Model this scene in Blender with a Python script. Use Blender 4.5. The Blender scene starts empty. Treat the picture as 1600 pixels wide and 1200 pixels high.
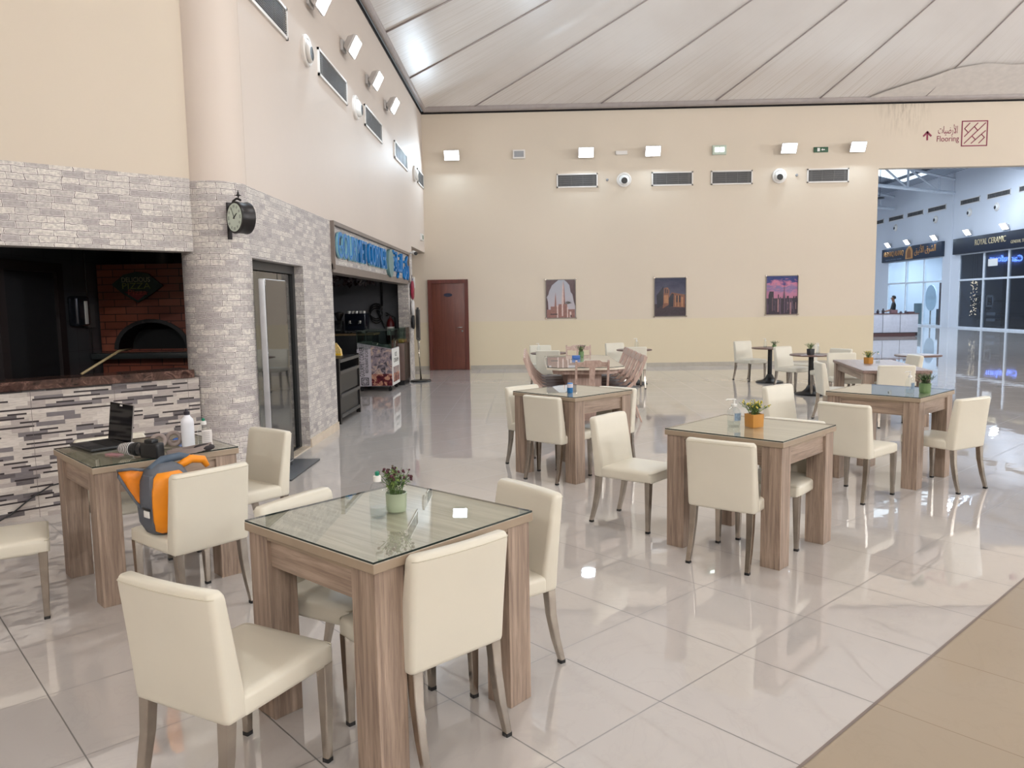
import bpy, bmesh, math, random
from mathutils import Vector, Matrix, Euler
random.seed(7)
R = math.radians
PI = math.pi
SC = bpy.context.scene
COL = SC.collection

# ------------------------------------------------------------------ camera
PITCH, ROLL, YAW, CAMH, FPX = 0.10368, -0.01659, 0.02371, 1.60, 1201.2
def _cam_axes():
    f = Vector((0, math.cos(PITCH), -math.sin(PITCH)))
    r = Vector((1, 0, 0)); u = r.cross(f)
    c, s = math.cos(ROLL), math.sin(ROLL)
    r2 = c * r + s * u; u2 = -s * r + c * u
    Z = Matrix.Rotation(YAW, 3, 'Z')
    return Z @ r2, Z @ u2, Z @ f
_r, _u, _f = _cam_axes()
cd = bpy.data.cameras.new('camera'); cam = bpy.data.objects.new('camera', cd); COL.objects.link(cam)
M4 = Matrix(((_r.x, _u.x, -_f.x, 0), (_r.y, _u.y, -_f.y, 0), (_r.z, _u.z, -_f.z, CAMH), (0, 0, 0, 1)))
cam.matrix_world = M4
cd.sensor_width = 36.0; cd.lens = FPX * 36.0 / 1600.0; cd.clip_start = 0.05; cd.clip_end = 300
SC.camera = cam

# ------------------------------------------------------------------ world, exposure
w = bpy.data.worlds.new('world'); SC.world = w; w.use_nodes = True
w.node_tree.nodes['Background'].inputs[0].default_value = (0.9, 0.95, 1.0, 1)
w.node_tree.nodes['Background'].inputs[1].default_value = 0.15
SC.view_settings.view_transform = 'Standard'; SC.view_settings.look = 'None'
SC.view_settings.gamma = 1.0; SC.view_settings.use_curve_mapping = False
SC.view_settings.exposure = 0.10
WARM = (0.955, 0.985, 1.0); COOL = (0.66, 0.84, 1.0)
P_FLOOD = 34.0        # wall floodlights in view
P_FILL_FLOOD = 520.0  # unseen fill floodlights added on the back and right walls
P_FILL_PENDANT = 70.0     # unseen fill lamps added under the tent
P_FILL_FAR = 540.0         # fill lamps added under the far hall roof

def area(name, loc, direction, sx, sy, power, color, parent=None, spread=PI):
    l = bpy.data.lights.new(name, 'AREA'); l.shape = 'RECTANGLE'; l.size = sx; l.size_y = sy
    l.energy = power; l.color = color; l.spread = spread
    o = bpy.data.objects.new(name, l); COL.objects.link(o)
    o.rotation_euler = Vector(direction).to_track_quat('-Z', 'Y').to_euler(); o.location = loc
    if parent is not None:
        o.parent = parent; o.matrix_parent_inverse = Matrix.Identity(4)
    return o

# ------------------------------------------------------------------ material helpers
class NT:
    def __init__(s, name):
        s.m = bpy.data.materials.new(name); s.m.use_nodes = True; s.t = s.m.node_tree
        s.b = s.t.nodes['Principled BSDF']; s.out = s.t.nodes['Material Output']
    def n(s, typ, **kw):
        nd = s.t.nodes.new(typ)
        for k, v in kw.items(): setattr(nd, k, v)
        return nd
    def l(s, a, b): s.t.links.new(a, b)
    def val(s, x):
        return x
    def math(s, op, a, b=None, c=None):
        nd = s.n('ShaderNodeMath', operation=op)
        for i, v in enumerate((a, b, c)):
            if v is None: continue
            if isinstance(v, (int, float)): nd.inputs[i].default_value = v
            else: s.l(v, nd.inputs[i])
        return nd.outputs[0]
    def mix(s, fac, a, b, mode='MIX'):
        nd = s.n('ShaderNodeMix', data_type='RGBA', blend_type=mode)
        for i, v in ((0, fac), (6, a), (7, b)):
            if isinstance(v, (int, float)): nd.inputs[i].default_value = v
            elif isinstance(v, tuple): nd.inputs[i].default_value = (v[0], v[1], v[2], 1)
            else: s.l(v, nd.inputs[i])
        return nd.outputs[2]
    def coord(s, which='Object', scale=(1, 1, 1), loc=(0, 0, 0), rot=(0, 0, 0)):
        tc = s.n('ShaderNodeTexCoord'); mp = s.n('ShaderNodeMapping')
        mp.inputs['Scale'].default_value = scale; mp.inputs['Location'].default_value = loc; mp.inputs['Rotation'].default_value = rot
        s.l(tc.outputs[which], mp.inputs[0]); return mp.outputs[0]
    def noise(s, vec, scale=5, detail=4, rough=0.5, dist=0.0):
        nd = s.n('ShaderNodeTexNoise'); s.l(vec, nd.inputs['Vector'])
        nd.inputs['Scale'].default_value = scale; nd.inputs['Detail'].default_value = detail
        nd.inputs['Roughness'].default_value = rough; nd.inputs['Distortion'].default_value = dist
        return nd.outputs['Fac']
    def ramp(s, fac, stops, interp='LINEAR'):
        nd = s.n('ShaderNodeValToRGB'); cr = nd.color_ramp; cr.interpolation = interp
        while len(cr.elements) > 1: cr.elements.remove(cr.elements[-1])
        for i, (p, c) in enumerate(stops):
            e = cr.elements[0] if i == 0 else cr.elements.new(p)
            e.position = p; e.color = (c[0], c[1], c[2], 1) if isinstance(c, tuple) else (c, c, c, 1)
        s.l(fac, nd.inputs[0]); return nd.outputs[0]
    def bump(s, h, strength=0.2, dist=0.01):
        nd = s.n('ShaderNodeBump'); nd.inputs['Strength'].default_value = strength; nd.inputs['Distance'].default_value = dist
        s.l(h, nd.inputs['Height']); s.l(nd.outputs[0], s.b.inputs['Normal'])
    def color(s, c):
        if isinstance(c, tuple): s.b.inputs['Base Color'].default_value = (c[0], c[1], c[2], 1)
        else: s.l(c, s.b.inputs['Base Color'])
    def set(s, **kw):
        names = dict(rough='Roughness', metal='Metallic', ior='IOR', coat='Coat Weight', coatr='Coat Roughness', spec='Specular IOR Level')
        for k, v in kw.items():
            i = s.b.inputs[names[k]]
            if isinstance(v, (int, float)): i.default_value = v
            else: s.l(v, i)

def srgb(r, g, b):
    f = lambda c: (c / 255 / 12.92) if c <= 10.3 else ((c / 255 + 0.055) / 1.055) ** 2.4
    return (f(r), f(g), f(b))

MATS = {}
def plain(name, col, rough=0.5, metal=0.0, var=0.06, scale=8.0, bump=0.0, bscale=60, **kw):
    if name in MATS: return MATS[name]
    t = NT(name); v = t.coord()
    n = t.noise(v, scale, 4)
    lo = tuple(c * (1 - var) for c in col); hi = tuple(min(1, c * (1 + var)) for c in col)
    t.color(t.ramp(n, [(0.3, lo), (0.7, hi)])); t.set(rough=rough, metal=metal, **kw)
    if bump > 0: t.bump(t.noise(v, bscale, 3), bump, 0.002)
    MATS[name] = t.m; return t.m
def emit(name, col, strength):
    if name in MATS: return MATS[name]
    t = NT(name); t.color((0.8, 0.8, 0.8)); t.b.inputs['Emission Color'].default_value = (*col, 1); t.b.inputs['Emission Strength'].default_value = strength
    MATS[name] = t.m; return t.m
def glassy(name, tint=(0.93, 0.97, 0.95), ior=1.5, boost=1.0, rough=0.0):
    if name in MATS: return MATS[name]
    t = NT(name); tr = t.n('ShaderNodeBsdfTransparent'); tr.inputs[0].default_value = (*tint, 1)
    gl = t.n('ShaderNodeBsdfGlossy'); gl.inputs['Roughness'].default_value = rough; gl.inputs[0].default_value = (1, 1, 1, 1)
    fr = t.n('ShaderNodeFresnel'); fr.inputs[0].default_value = ior
    geo = t.n('ShaderNodeNewGeometry')
    f = t.math('MULTIPLY', fr.outputs[0], boost)
    f = t.math('MULTIPLY', f, t.math('SUBTRACT', 1.0, geo.outputs['Backfacing']))
    mx = t.n('ShaderNodeMixShader'); t.l(f, mx.inputs[0]); t.l(tr.outputs[0], mx.inputs[1]); t.l(gl.outputs[0], mx.inputs[2])
    t.l(mx.outputs[0], t.out.inputs['Surface']); MATS[name] = t.m; return t.m

# plaster walls
def plaster(name, col, dado=None):
    t = NT(name); v = t.coord('Object')
    n = t.noise(v, 0.35, 3); n2 = t.noise(v, 6, 5)
    c = t.ramp(n, [(0.3, tuple(x * 0.965 for x in col)), (0.7, tuple(min(1, x * 1.03) for x in col))])
    c = t.mix(t.math('MULTIPLY', n2, 0.06), c, tuple(x * 0.8 for x in col))
    if dado:
        g0 = t.n('ShaderNodeNewGeometry'); s0 = t.n('ShaderNodeSeparateXYZ'); t.l(g0.outputs['Position'], s0.inputs[0])
        dxs = t.math('SUBTRACT', 1.0, t.math('MINIMUM', 1.0, t.math('DIVIDE', t.math('ABSOLUTE', t.math('SUBTRACT', s0.outputs['X'], 8.95)), 0.75)))
        dzs = t.math('MAXIMUM', 0.0, t.math('MINIMUM', 1.0, t.math('DIVIDE', t.math('SUBTRACT', s0.outputs['Z'], 5.35), 0.9)))
        stn = t.ramp(t.noise(t.coord('Object', scale=(9, 1, 1.2)), 2.0, 5, 0.6), [(0.46, 0.0), (0.66, 0.75)])
        c = t.mix(t.math('MULTIPLY', stn, t.math('MULTIPLY', dxs, dzs)), c, srgb(128, 112, 92))
        g = t.n('ShaderNodeNewGeometry'); sp = t.n('ShaderNodeSeparateXYZ'); t.l(g.outputs['Position'], sp.inputs[0])
        below = t.math('LESS_THAN', sp.outputs['Z'], 1.18)
        c = t.mix(below, c, dado)
    t.color(c); t.set(rough=0.55, spec=0.25); t.bump(n2, 0.05, 0.004)
    MATS[name] = t.m; return t.m
M_FAR = plaster('cream_plaster_far', srgb(213, 199, 181), dado=srgb(215, 201, 174))
M_LEFT = plaster('cream_plaster', srgb(203, 190, 179))
M_DIAG = plaster('warm_plaster', srgb(199, 186, 169))
M_WHITE = plaster('white_plaster', srgb(214, 218, 226))

def brickpaper(name):
    t = NT(name); v0 = t.coord('UV')
    nz = t.n('ShaderNodeTexNoise'); t.l(v0, nz.inputs['Vector']); nz.inputs['Scale'].default_value = 16; nz.inputs['Detail'].default_value = 2
    off = t.n('ShaderNodeVectorMath', operation='MULTIPLY_ADD'); t.l(nz.outputs['Color'], off.inputs[0])
    off.inputs[1].default_value = (0.034, 0.022, 0); t.l(v0, off.inputs[2]); v = off.outputs[0]
    br = t.n('ShaderNodeTexBrick', offset=0.5, offset_frequency=2, squash=0.75, squash_frequency=3)
    t.l(v, br.inputs['Vector']); br.inputs['Scale'].default_value = 1.0
    br.inputs['Brick Width'].default_value = 0.165; br.inputs['Row Height'].default_value = 0.051
    br.inputs['Mortar Size'].default_value = 0.0032; br.inputs['Mortar Smooth'].default_value = 0.5; br.inputs['Bias'].default_value = -0.1
    br.inputs['Color1'].default_value = (0, 0, 0, 1); br.inputs['Color2'].default_value = (1, 1, 1, 1); br.inputs['Mortar'].default_value = (0.5, 0.5, 0.5, 1)
    c = t.ramp(br.outputs['Color'], [(0.0, srgb(168, 160, 158)), (0.3, srgb(188, 181, 176)), (0.6, srgb(206, 199, 191)), (1.0, srgb(218, 211, 201))])
    mot = t.noise(v0, 38, 6, 0.65)
    c = t.mix(t.ramp(mot, [(0.40, 0.0), (0.62, 0.6)]), c, srgb(140, 132, 132))
    # pale mortar with a thin dark line beside it
    m = br.outputs['Fac']
    br2 = t.n('ShaderNodeTexBrick', offset=0.5, offset_frequency=2, squash=0.75, squash_frequency=3); t.l(v, br2.inputs['Vector'])
    for k, q in (('Scale', 1.0), ('Brick Width', 0.165), ('Row Height', 0.051), ('Mortar Size', 0.0065), ('Mortar Smooth', 0.3)): br2.inputs[k].default_value = q
    c = t.mix(t.math('MULTIPLY', br2.outputs['Fac'], 0.75), c, srgb(226, 220, 214))
    c = t.mix(t.math('MULTIPLY', m, 1.0), c, srgb(104, 94, 92))
    t.color(c); t.set(rough=0.6, spec=0.3); t.bump(t.math('SUBTRACT', 1.0, m), 0.25, 0.004)
    MATS[name] = t.m; return t.m
M_BRICK = brickpaper('whitewashed_brick_paper')

def striptile(name):
    t = NT(name); v = t.coord('UV')
    def brick(wd, ht, loc, off=0.37, sq=0.6):
        mp = t.n('ShaderNodeMapping'); t.l(v, mp.inputs[0]); mp.inputs['Location'].default_value = loc
        b = t.n('ShaderNodeTexBrick', offset=off, offset_frequency=3, squash=sq, squash_frequency=2); t.l(mp.outputs[0], b.inputs['Vector'])
        for k, q in (('Scale', 1.0), ('Brick Width', wd), ('Row Height', ht), ('Mortar Size', 0.0), ('Bias', 0.0)): b.inputs[k].default_value = q
        b.inputs['Color1'].default_value = (0, 0, 0, 1); b.inputs['Color2'].default_value = (1, 1, 1, 1)
        return b.outputs['Color']
    a = brick(0.20, 0.034, (0, 0, 0)); b2 = brick(0.16, 0.034, (0.31, 0, 0), 0.61, 0.8)
    L1, L2 = srgb(184, 174, 165), srgb(162, 152, 146); G = srgb(104, 98, 100)
    c = t.ramp(a, [(0.0, L1), (0.26, L2), (0.42, srgb(196, 187, 178)), (0.6, G), (0.76, L1), (0.86, srgb(80, 74, 76)), (0.93, L2)], 'CONSTANT')
    ve = t.noise(t.coord('UV', scale=(6, 50, 1)), 2.5, 6, 0.6, 0.6)
    c = t.mix(t.ramp(ve, [(0.4, 0.0), (0.65, 0.4)]), c, srgb(128, 119, 116))
    sp = t.n('ShaderNodeSeparateXYZ'); t.l(v, sp.inputs[0])
    fr = t.math('FRACT', t.math('DIVIDE', sp.outputs['Y'], 0.034))
    thin = t.math('MULTIPLY', t.math('LESS_THAN', fr, 0.40), t.math('GREATER_THAN', b2, 0.56))
    c = t.mix(thin, c, srgb(44, 36, 38))
    # tile joints every 0.6 m
    fx = t.math('FRACT', t.math('DIVIDE', t.math('ADD', sp.outputs['X'], 0.10), 0.60))
    c = t.mix(t.math('LESS_THAN', fx, 0.005), c, srgb(90, 84, 82))
    t.color(c); t.set(rough=0.3); t.bump(a, 0.25, 0.004); MATS[name] = t.m; return t.m
M_STRIP = striptile('strip_mosaic_tile')

def tilefloor(name, col, rough, tile=0.6, gcol=(0.05, 0.042, 0.038), gw=0.0055, vein=0.5, spec=0.5, ior=1.5):
    t = NT(name); v = t.coord('UV'); sp = t.n('ShaderNodeSeparateXYZ'); t.l(v, sp.inputs[0])
    def line(o, wd):
        f = t.math('FRACT', o); d = t.math('MINIMUM', f, t.math('SUBTRACT', 1.0, f))
        return t.math('LESS_THAN', d, wd / tile / 2)
    g = t.math('MAXIMUM', t.math('MULTIPLY', line(sp.outputs['X'], gw), 0.9), t.math('MULTIPLY', line(sp.outputs['Y'], gw), 0.75))
    fl = t.n('ShaderNodeVectorMath', operation='FLOOR'); t.l(v, fl.inputs[0])
    wn = t.n('ShaderNodeTexWhiteNoise'); t.l(fl.outputs[0], wn.inputs[0])
    c = t.ramp(wn.outputs['Value'], [(0, tuple(x * 0.97 for x in col)), (1, tuple(min(1, x * 1.02) for x in col))])
    n = t.noise(v, 1.2, 6, 0.6, 1.5)
    c = t.mix(t.math('MULTIPLY', t.ramp(n, [(0.48, 0.0), (0.5, 0.25), (0.52, 0.0)]), vein), c, tuple(x * 0.75 for x in col))
    n3 = t.noise(v, 0.5, 3)
    c = t.mix(t.math('MULTIPLY', n3, 0.08), c, tuple(x * 0.8 for x in col))
    c = t.mix(g, c, gcol)
    t.color(c); t.set(rough=t.ramp(t.math('MAXIMUM', g, 0.0), [(0, rough), (1, 0.6)]), spec=spec, ior=ior)
    # very faint waviness of polished porcelain
    bm = t.n('ShaderNodeBump'); bm.inputs['Strength'].default_value = 0.035; bm.inputs['Distance'].default_value = 0.02
    t.l(t.noise(t.coord('UV'), 2.2, 2), bm.inputs['Height']); t.l(bm.outputs[0], t.b.inputs['Normal'])
    MATS[name] = t.m; return t.m
M_FLOOR = tilefloor('polished_ivory_porcelain', srgb(193, 186, 181), 0.018, ior=2.4)
M_FLOORB = tilefloor('matt_tan_tile', srgb(158, 142, 122), 0.42, gcol=srgb(128, 110, 92), gw=0.004, spec=0.4)

def wood(name, c1, c2, axis='Z', rough=0.5, sc=1.0):
    t = NT(name)
    s = {'Z': (26, 26, 1.4), 'X': (1.4, 26, 26), 'Y': (26, 1.4, 26)}[axis]
    v = t.coord('Object', scale=tuple(x * sc for x in s)); n = t.noise(v, 1.6, 8, 0.62, 0.5)
    v2 = t.coord('Object', scale=tuple(x * sc * 4 for x in s)); n2 = t.noise(v2, 2.2, 3, 0.6)
    c = t.ramp(n, [(0.32, c1), (0.5, tuple((a + b) / 2 for a, b in zip(c1, c2))), (0.68, c2)])
    c = t.mix(t.ramp(n2, [(0.5, 0.0), (0.75, 0.35)]), c, tuple(x * 0.62 for x in c1))
    t.color(c); t.set(rough=rough); t.bump(n2, 0.06, 0.002); MATS[name] = t.m; return t.m
OK1, OK2 = srgb(116, 97, 84), srgb(172, 150, 132)
M_OAKZ = wood('rough_sawn_oak_upright', OK1, OK2, 'Z'); M_OAKX = wood('rough_sawn_oak_level', OK1, OK2, 'X'); M_OAKY = wood('rough_sawn_oak_cross', OK1, OK2, 'Y')
M_OAKTOP = wood('oak_table_top', srgb(152, 138, 120), srgb(190, 178, 160), 'X', 0.5, 0.7)
M_OAKEDGE = plain('oak_edge_band', srgb(152, 134, 114), 0.5)
M_LEATHER = plain('cream_leatherette', srgb(212, 205, 189), 0.42, var=0.025, scale=3, bump=0.08, bscale=220, spec=0.4)
M_PIPING = plain('cream_piping', srgb(200, 192, 172), 0.5, var=0.02)
M_STEEL = plain('brushed_steel', srgb(172, 164, 154), 0.2, 1.0, var=0.12, scale=14)
M_CHROME = plain('chrome', srgb(200, 200, 200), 0.12, 1.0, var=0.03)
M_BLACK = plain('black_plastic', srgb(24, 24, 26), 0.35, var=0.1)
M_BLKMETAL = plain('black_iron', srgb(30, 26, 26), 0.4, 0.3, var=0.15)
M_GLASS = glassy('clear_glass', (0.86, 0.91, 0.88))
M_GLASSCLR = glassy('colourless_plastic', (0.955, 0.97, 0.975), 1.45, 1.1)
M_GLASSEDGE = plain('dark_green_glass_edge', srgb(18, 36, 34), 0.15, var=0.1)
M_TRANSP = glassy('glass_underside', (0.98, 1.0, 0.99), 1.0, 0.0)
M_WHITEP = plain('white_plastic', srgb(226, 224, 220), 0.4, var=0.02)
M_GREYP = plain('grey_plastic', srgb(150, 150, 152), 0.4, var=0.04)
M_VENT = plain('vent_blade_grey', srgb(122, 120, 118), 0.5, var=0.06)
M_VENTDARK = plain('vent_shadow_grey', srgb(70, 68, 68), 0.7, var=0.06)
M_FRAME = plain('white_painted_metal', srgb(222, 216, 210), 0.4, var=0.02)
M_LAMP = emit('floodlight_lens', (0.95, 0.98, 1.0), 9.0)
M_LAMPFRAME = plain('floodlight_housing', srgb(200, 196, 194), 0.4, var=0.03)
M_TENT = None

# ------------------------------------------------------------------ mesh helpers
def link(name, bm, mat, parent=None, smooth=False, loc=None, rot=None):
    me = bpy.data.meshes.new(name); bm.to_mesh(me); bm.free()
    mats = mat if isinstance(mat, (list, tuple)) else [mat]
    for m in mats: me.materials.append(m)
    if smooth is not False:
        for p in me.polygons: p.use_smooth = True
        if smooth is not True: me.set_sharp_from_angle(angle=smooth)
    o = bpy.data.objects.new(name, me); COL.objects.link(o)
    if parent is not None: o.parent = parent
    if loc is not None: o.location = loc
    if rot is not None: o.rotation_euler = rot
    return o
def tag(o, label, cat, group=None):
    o['label'] = label; o['category'] = cat
    if group: o['group'] = group
    return o
def struct(o): o['kind'] = 'structure'; return o
def thing(name, label, cat, loc=(0, 0, 0), rz=0.0, group=None):
    o = bpy.data.objects.new(name, None); COL.objects.link(o); o.location = loc; o.rotation_euler = (0, 0, rz)
    o.empty_display_size = 0.1
    return tag(o, label, cat, group)
def dup(root, loc, rz, label, group=None):
    r = root.copy(); COL.objects.link(r); r.location = loc; r.rotation_euler = (0, 0, rz); r['label'] = label
    if group: r['group'] = group
    for ch in list(root.children):
        c = ch.copy(); COL.objects.link(c); c.parent = r
        for g in list(ch.children):
            d = g.copy(); COL.objects.link(d); d.parent = c
    return r
def box(bm, x0, x1, y0, y1, z0, z1, mi=0, M=None):
    vs = [bm.verts.new((x, y, z)) for z in (z0, z1) for y in (y0, y1) for x in (x0, x1)]
    for f in ((0, 2, 3, 1), (4, 5, 7, 6), (0, 1, 5, 4), (2, 6, 7, 3), (0, 4, 6, 2), (1, 3, 7, 5)):
        bm.faces.new([vs[i] for i in f]).material_index = mi
    if M is not None:
        for v in vs: v.co = M @ v.co
    return vs
def bbox(name, dims, mat, parent=None, bevel=0.0, seg=2, M=None):
    bm = bmesh.new(); box(bm, *dims, M=M)
    if bevel > 0: bmesh.ops.bevel(bm, geom=bm.edges[:] , offset=bevel, segments=seg, affect='EDGES', profile=0.6)
    return link(name, bm, mat, parent, smooth=R(40) if bevel > 0 else False)
def loft(bm, rings, cap=True, mi=0, closed=True):
    vr = [[bm.verts.new(p) for p in r] for r in rings]
    n = len(vr[0])
    for a, b in zip(vr[:-1], vr[1:]):
        for i in range(n if closed else n - 1):
            j = (i + 1) % n
            bm.faces.new((a[i], a[j], b[j], b[i])).material_index = mi
    if cap:
        bm.faces.new(list(reversed(vr[0]))).material_index = mi; bm.faces.new(vr[-1]).material_index = mi
    return vr
def rrect(hw, hd, r, n=4):
    r = min(r, hw * 0.98, hd * 0.98); pts = []
    for cx, cy, a0 in ((hw - r, hd - r, 0), (-hw + r, hd - r, 90), (-hw + r, -hd + r, 180), (hw - r, -hd + r, 270)):
        for k in range(n + 1):
            a = R(a0 + 90 * k / n); pts.append((cx + r * math.cos(a), cy + r * math.sin(a)))
    return pts
def lathe(bm, prof, n=24, c=(0, 0, 0), mi=0, cap=True):
    rings = [[(c[0] + r * math.cos(2 * PI * i / n), c[1] + r * math.sin(2 * PI * i / n), c[2] + z) for i in range(n)] for r, z in prof]
    return loft(bm, rings, cap, mi)
def tube(bm, pts, r, n=8, mi=0, cap=True):
    pts = [Vector(p) for p in pts]; rings = []
    rr = r if isinstance(r, (list, tuple)) else [r] * len(pts)
    up = Vector((0, 0, 1))
    for i, p in enumerate(pts):
        d = (pts[min(i + 1, len(pts) - 1)] - pts[max(i - 1, 0)]).normalized()
        a = d.cross(up)
        if a.length < 0.05: a = d.cross(Vector((0, 1, 0)))
        a.normalize(); b = d.cross(a).normalized()
        rings.append([p + rr[i] * (math.cos(2 * PI * k / n) * a + math.sin(2 * PI * k / n) * b) for k in range(n)])
    loft(bm, rings, cap, mi)
    bmesh.ops.recalc_face_normals(bm, faces=bm.faces[:])
def quad_uv(bm, uvl, pts, uvs, mi=0):
    vs = [bm.verts.new(p) for p in pts]; f = bm.faces.new(vs); f.material_index = mi
    for lp, uv in zip(f.loops, uvs): lp[uvl].uv = uv
    return f
def text_mesh(body, size, extrude=0.004, align='CENTER', spacing=1.0):
    cu = bpy.data.curves.new('txt', 'FONT'); cu.body = body; cu.size = size; cu.extrude = extrude; cu.align_x = align; cu.align_y = 'CENTER'
    cu.space_character = spacing; cu.resolution_u = 3
    o = bpy.data.objects.new('txt', cu); COL.objects.link(o)
    dg = bpy.context.evaluated_depsgraph_get(); me = bpy.data.meshes.new_from_object(o.evaluated_get(dg))
    bpy.data.objects.remove(o); bpy.data.curves.remove(cu); return me
def text(name, body, size, mat, parent, M, extrude=0.004, align='CENTER', spacing=1.0, sx=1.0, fit=None):
    me = text_mesh(body, size, extrude, align, spacing)
    if fit:
        xs = [v.co.x for v in me.vertices]
        sx = fit / max(1e-4, max(xs) - min(xs))
    S = Matrix.Diagonal((sx, 1, 1, 1)); me.transform(M @ S); me.materials.clear(); me.materials.append(mat)
    o = bpy.data.objects.new(name, me); COL.objects.link(o)
    if parent is not None: o.parent = parent
    return o
def frame_on_x(x, y, z, facing=1):   # local X along wall, local Y up, local Z out of the wall; wall plane x=const
    # facing +1: wall seen from +x side ; reading direction runs towards +y when facing=+1
    return Matrix.Translation((x, y, z)) @ Matrix(((0, 0, facing, 0), (facing, 0, 0, 0), (0, 1, 0, 0), (0, 0, 0, 1)))
def frame_on_y(x, y, z):             # wall facing -y, reading towards +x
    return Matrix.Translation((x, y, z)) @ Matrix(((1, 0, 0, 0), (0, 0, -1, 0), (0, 1, 0, 0), (0, 0, 0, 1)))

# ------------------------------------------------------------------ ROOM SHELL
XL, YF, ZT = -2.53, 19.0, 6.2
TA = R(43.38); TO = Vector((0.504, 2.957))
def uv_diag(x, y):
    d = Vector((x, y)) - TO
    return ((math.cos(TA) * d.x + math.sin(TA) * d.y) / 0.6, (-math.sin(TA) * d.x + math.cos(TA) * d.y) / 0.6)
def floor_poly(name, pts, uvf, mat, z=0.0):
    bm = bmesh.new(); uvl = bm.loops.layers.uv.new('UVMap')
    vs = [bm.verts.new((p[0], p[1], z)) for p in pts]; f = bm.faces.new(vs)
    for lp, p in zip(f.loops, pts): lp[uvl].uv = uvf(p[0], p[1])
    if f.normal.z < 0: f.normal_flip()
    bm.normal_update()
    if bm.faces[:][0].normal.z < 0: bmesh.ops.reverse_faces(bm, faces=bm.faces[:])
    return struct(link(name, bm, mat))
def bpt(v, u):   # inverse of uv_diag
    return (TO.x + 0.6 * (math.cos(TA) * u - math.sin(TA) * v), TO.y + 0.6 * (math.sin(TA) * u + math.cos(TA) * v))
yz = 10.3
# border line v=-1 : point and direction
b0 = bpt(-1, 0); dirb = (math.cos(TA), math.sin(TA))
def on_border_y(y): k = (y - b0[1]) / dirb[1]; return (b0[0] + k * dirb[0], y)
pA = on_border_y(-7.0); pB = on_border_y(yz)
floor_poly('floor', [(-8.5, -7), pA, pB, (-8.5, yz)], uv_diag, M_FLOOR)
floor_poly('floor', [pA, (22.2, -7), (22.2, yz), pB], uv_diag, M_FLOORB)
floor_poly('floor', [(-8.5, yz), (22.2, yz), (22.2, 62), (-8.5, 62)], lambda x, y: ((x + 0.0) / 0.6 + 0.02, (y - 19.0) / 0.6), M_FLOOR)
# thin metal strip along the change of tile
bm = bmesh.new(); nrm = Vector((-dirb[1], dirb[0])) * 0.006
P0, P1 = Vector(pA), Vector(pB)
q = [P0 - nrm, P1 - nrm, P1 + nrm, P0 + nrm]
vs = [bm.verts.new((p.x, p.y, 0.0015)) for p in q]; bm.faces.new(vs); bmesh.ops.recalc_face_normals(bm, faces=bm.faces[:])
struct(link('trim_1', bm, plain('grey_tile_edge', srgb(120, 106, 98), 0.5)))

def wallbox(name, dims, mat, uvmode=None):
    bm = bmesh.new(); box(bm, *dims)
    if uvmode:
        uvl = bm.loops.layers.uv.new('UVMap')
        for f in bm.faces:
            for lp in f.loops:
                c = lp.vert.co
                if abs(f.normal.z) > 0.5: lp[uvl].uv = (c.x, c.y)
                elif uvmode == 'x' and abs(f.calc_center_median().x - dims[0]) > 1e-4 and abs(f.calc_center_median().x - dims[1]) > 1e-4: lp[uvl].uv = (c.x * 1.0, c.z)
                elif uvmode == 'x': lp[uvl].uv = (c.y, c.z)
                else: lp[uvl].uv = (c.x, c.z)
    return struct(link(name, bm, mat))
# left wall: plaster above, brick paper below
wallbox('wall_left', (XL - 0.22, XL, 7.02, 16.83, 2.70, ZT), M_LEFT)
wallbox('wall_left', (XL - 0.22, XL, 16.83, YF, 2.88, ZT), M_LEFT)
wallbox('wall_left', (XL - 0.22, XL, 7.02, 9.95, 2.06, 2.70), M_BRICK, 'x')
wallbox('wall_left', (XL - 0.22, XL, 8.66, 9.95, 0.0, 2.06), M_BRICK, 'x')
wallbox('wall_left', (XL - 0.22, XL, 16.2, 16.83, 0.0, 2.70), M_BRICK, 'x')
wallbox('wall_left', (XL - 0.22, XL - 0.0, 16.2, 16.83, 2.70, 2.705), M_LEFT)
wallbox('baseboard_left', (XL, XL + 0.015, 8.66, 9.95, 0, 0.10), plain('ivory_skirting_tile', srgb(206, 190, 170), 0.2))
# corridor at the far left: ceiling, back
wallbox('ceiling', (-7.0, XL - 0.22, 16.83, YF, 2.88, 2.95), M_LEFT)
wallbox('wall_left', (-7.0, XL - 0.22, 16.73, 16.83, 0, 2.95), M_LEFT)
wallbox('wall_left', (-7.1, -7.0, 16.73, YF, 0, 2.95), M_LEFT)
# far wall
wallbox('wall_far', (-7.1, 8.40, YF, YF + 0.22, 0, ZT), M_FAR)
wallbox('wall_far', (8.40, 22.2, YF, YF + 0.22, 4.68, ZT), M_FAR)
wallbox('baseboard_far', (-1.46, 8.40, YF - 0.012, YF, 0, 0.10), plain('grey_skirting_tile', srgb(176, 168, 156), 0.3))
wallbox('baseboard_far', (-7.0, -2.50, YF - 0.012, YF, 0, 0.10), MATS['grey_skirting_tile'])
# walls behind the camera and to the right
wallbox('wall_back', (-8.5, 22.2, -7.2, -7.0, 0, ZT), M_LEFT)
wallbox('wall_right', (22.0, 22.2, -7.0, 34.0, 0, 8.0), M_WHITE)
wallbox('wall_left', (-8.7, -8.5, -7.0, 1.3, 0, ZT), M_LEFT)

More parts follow.
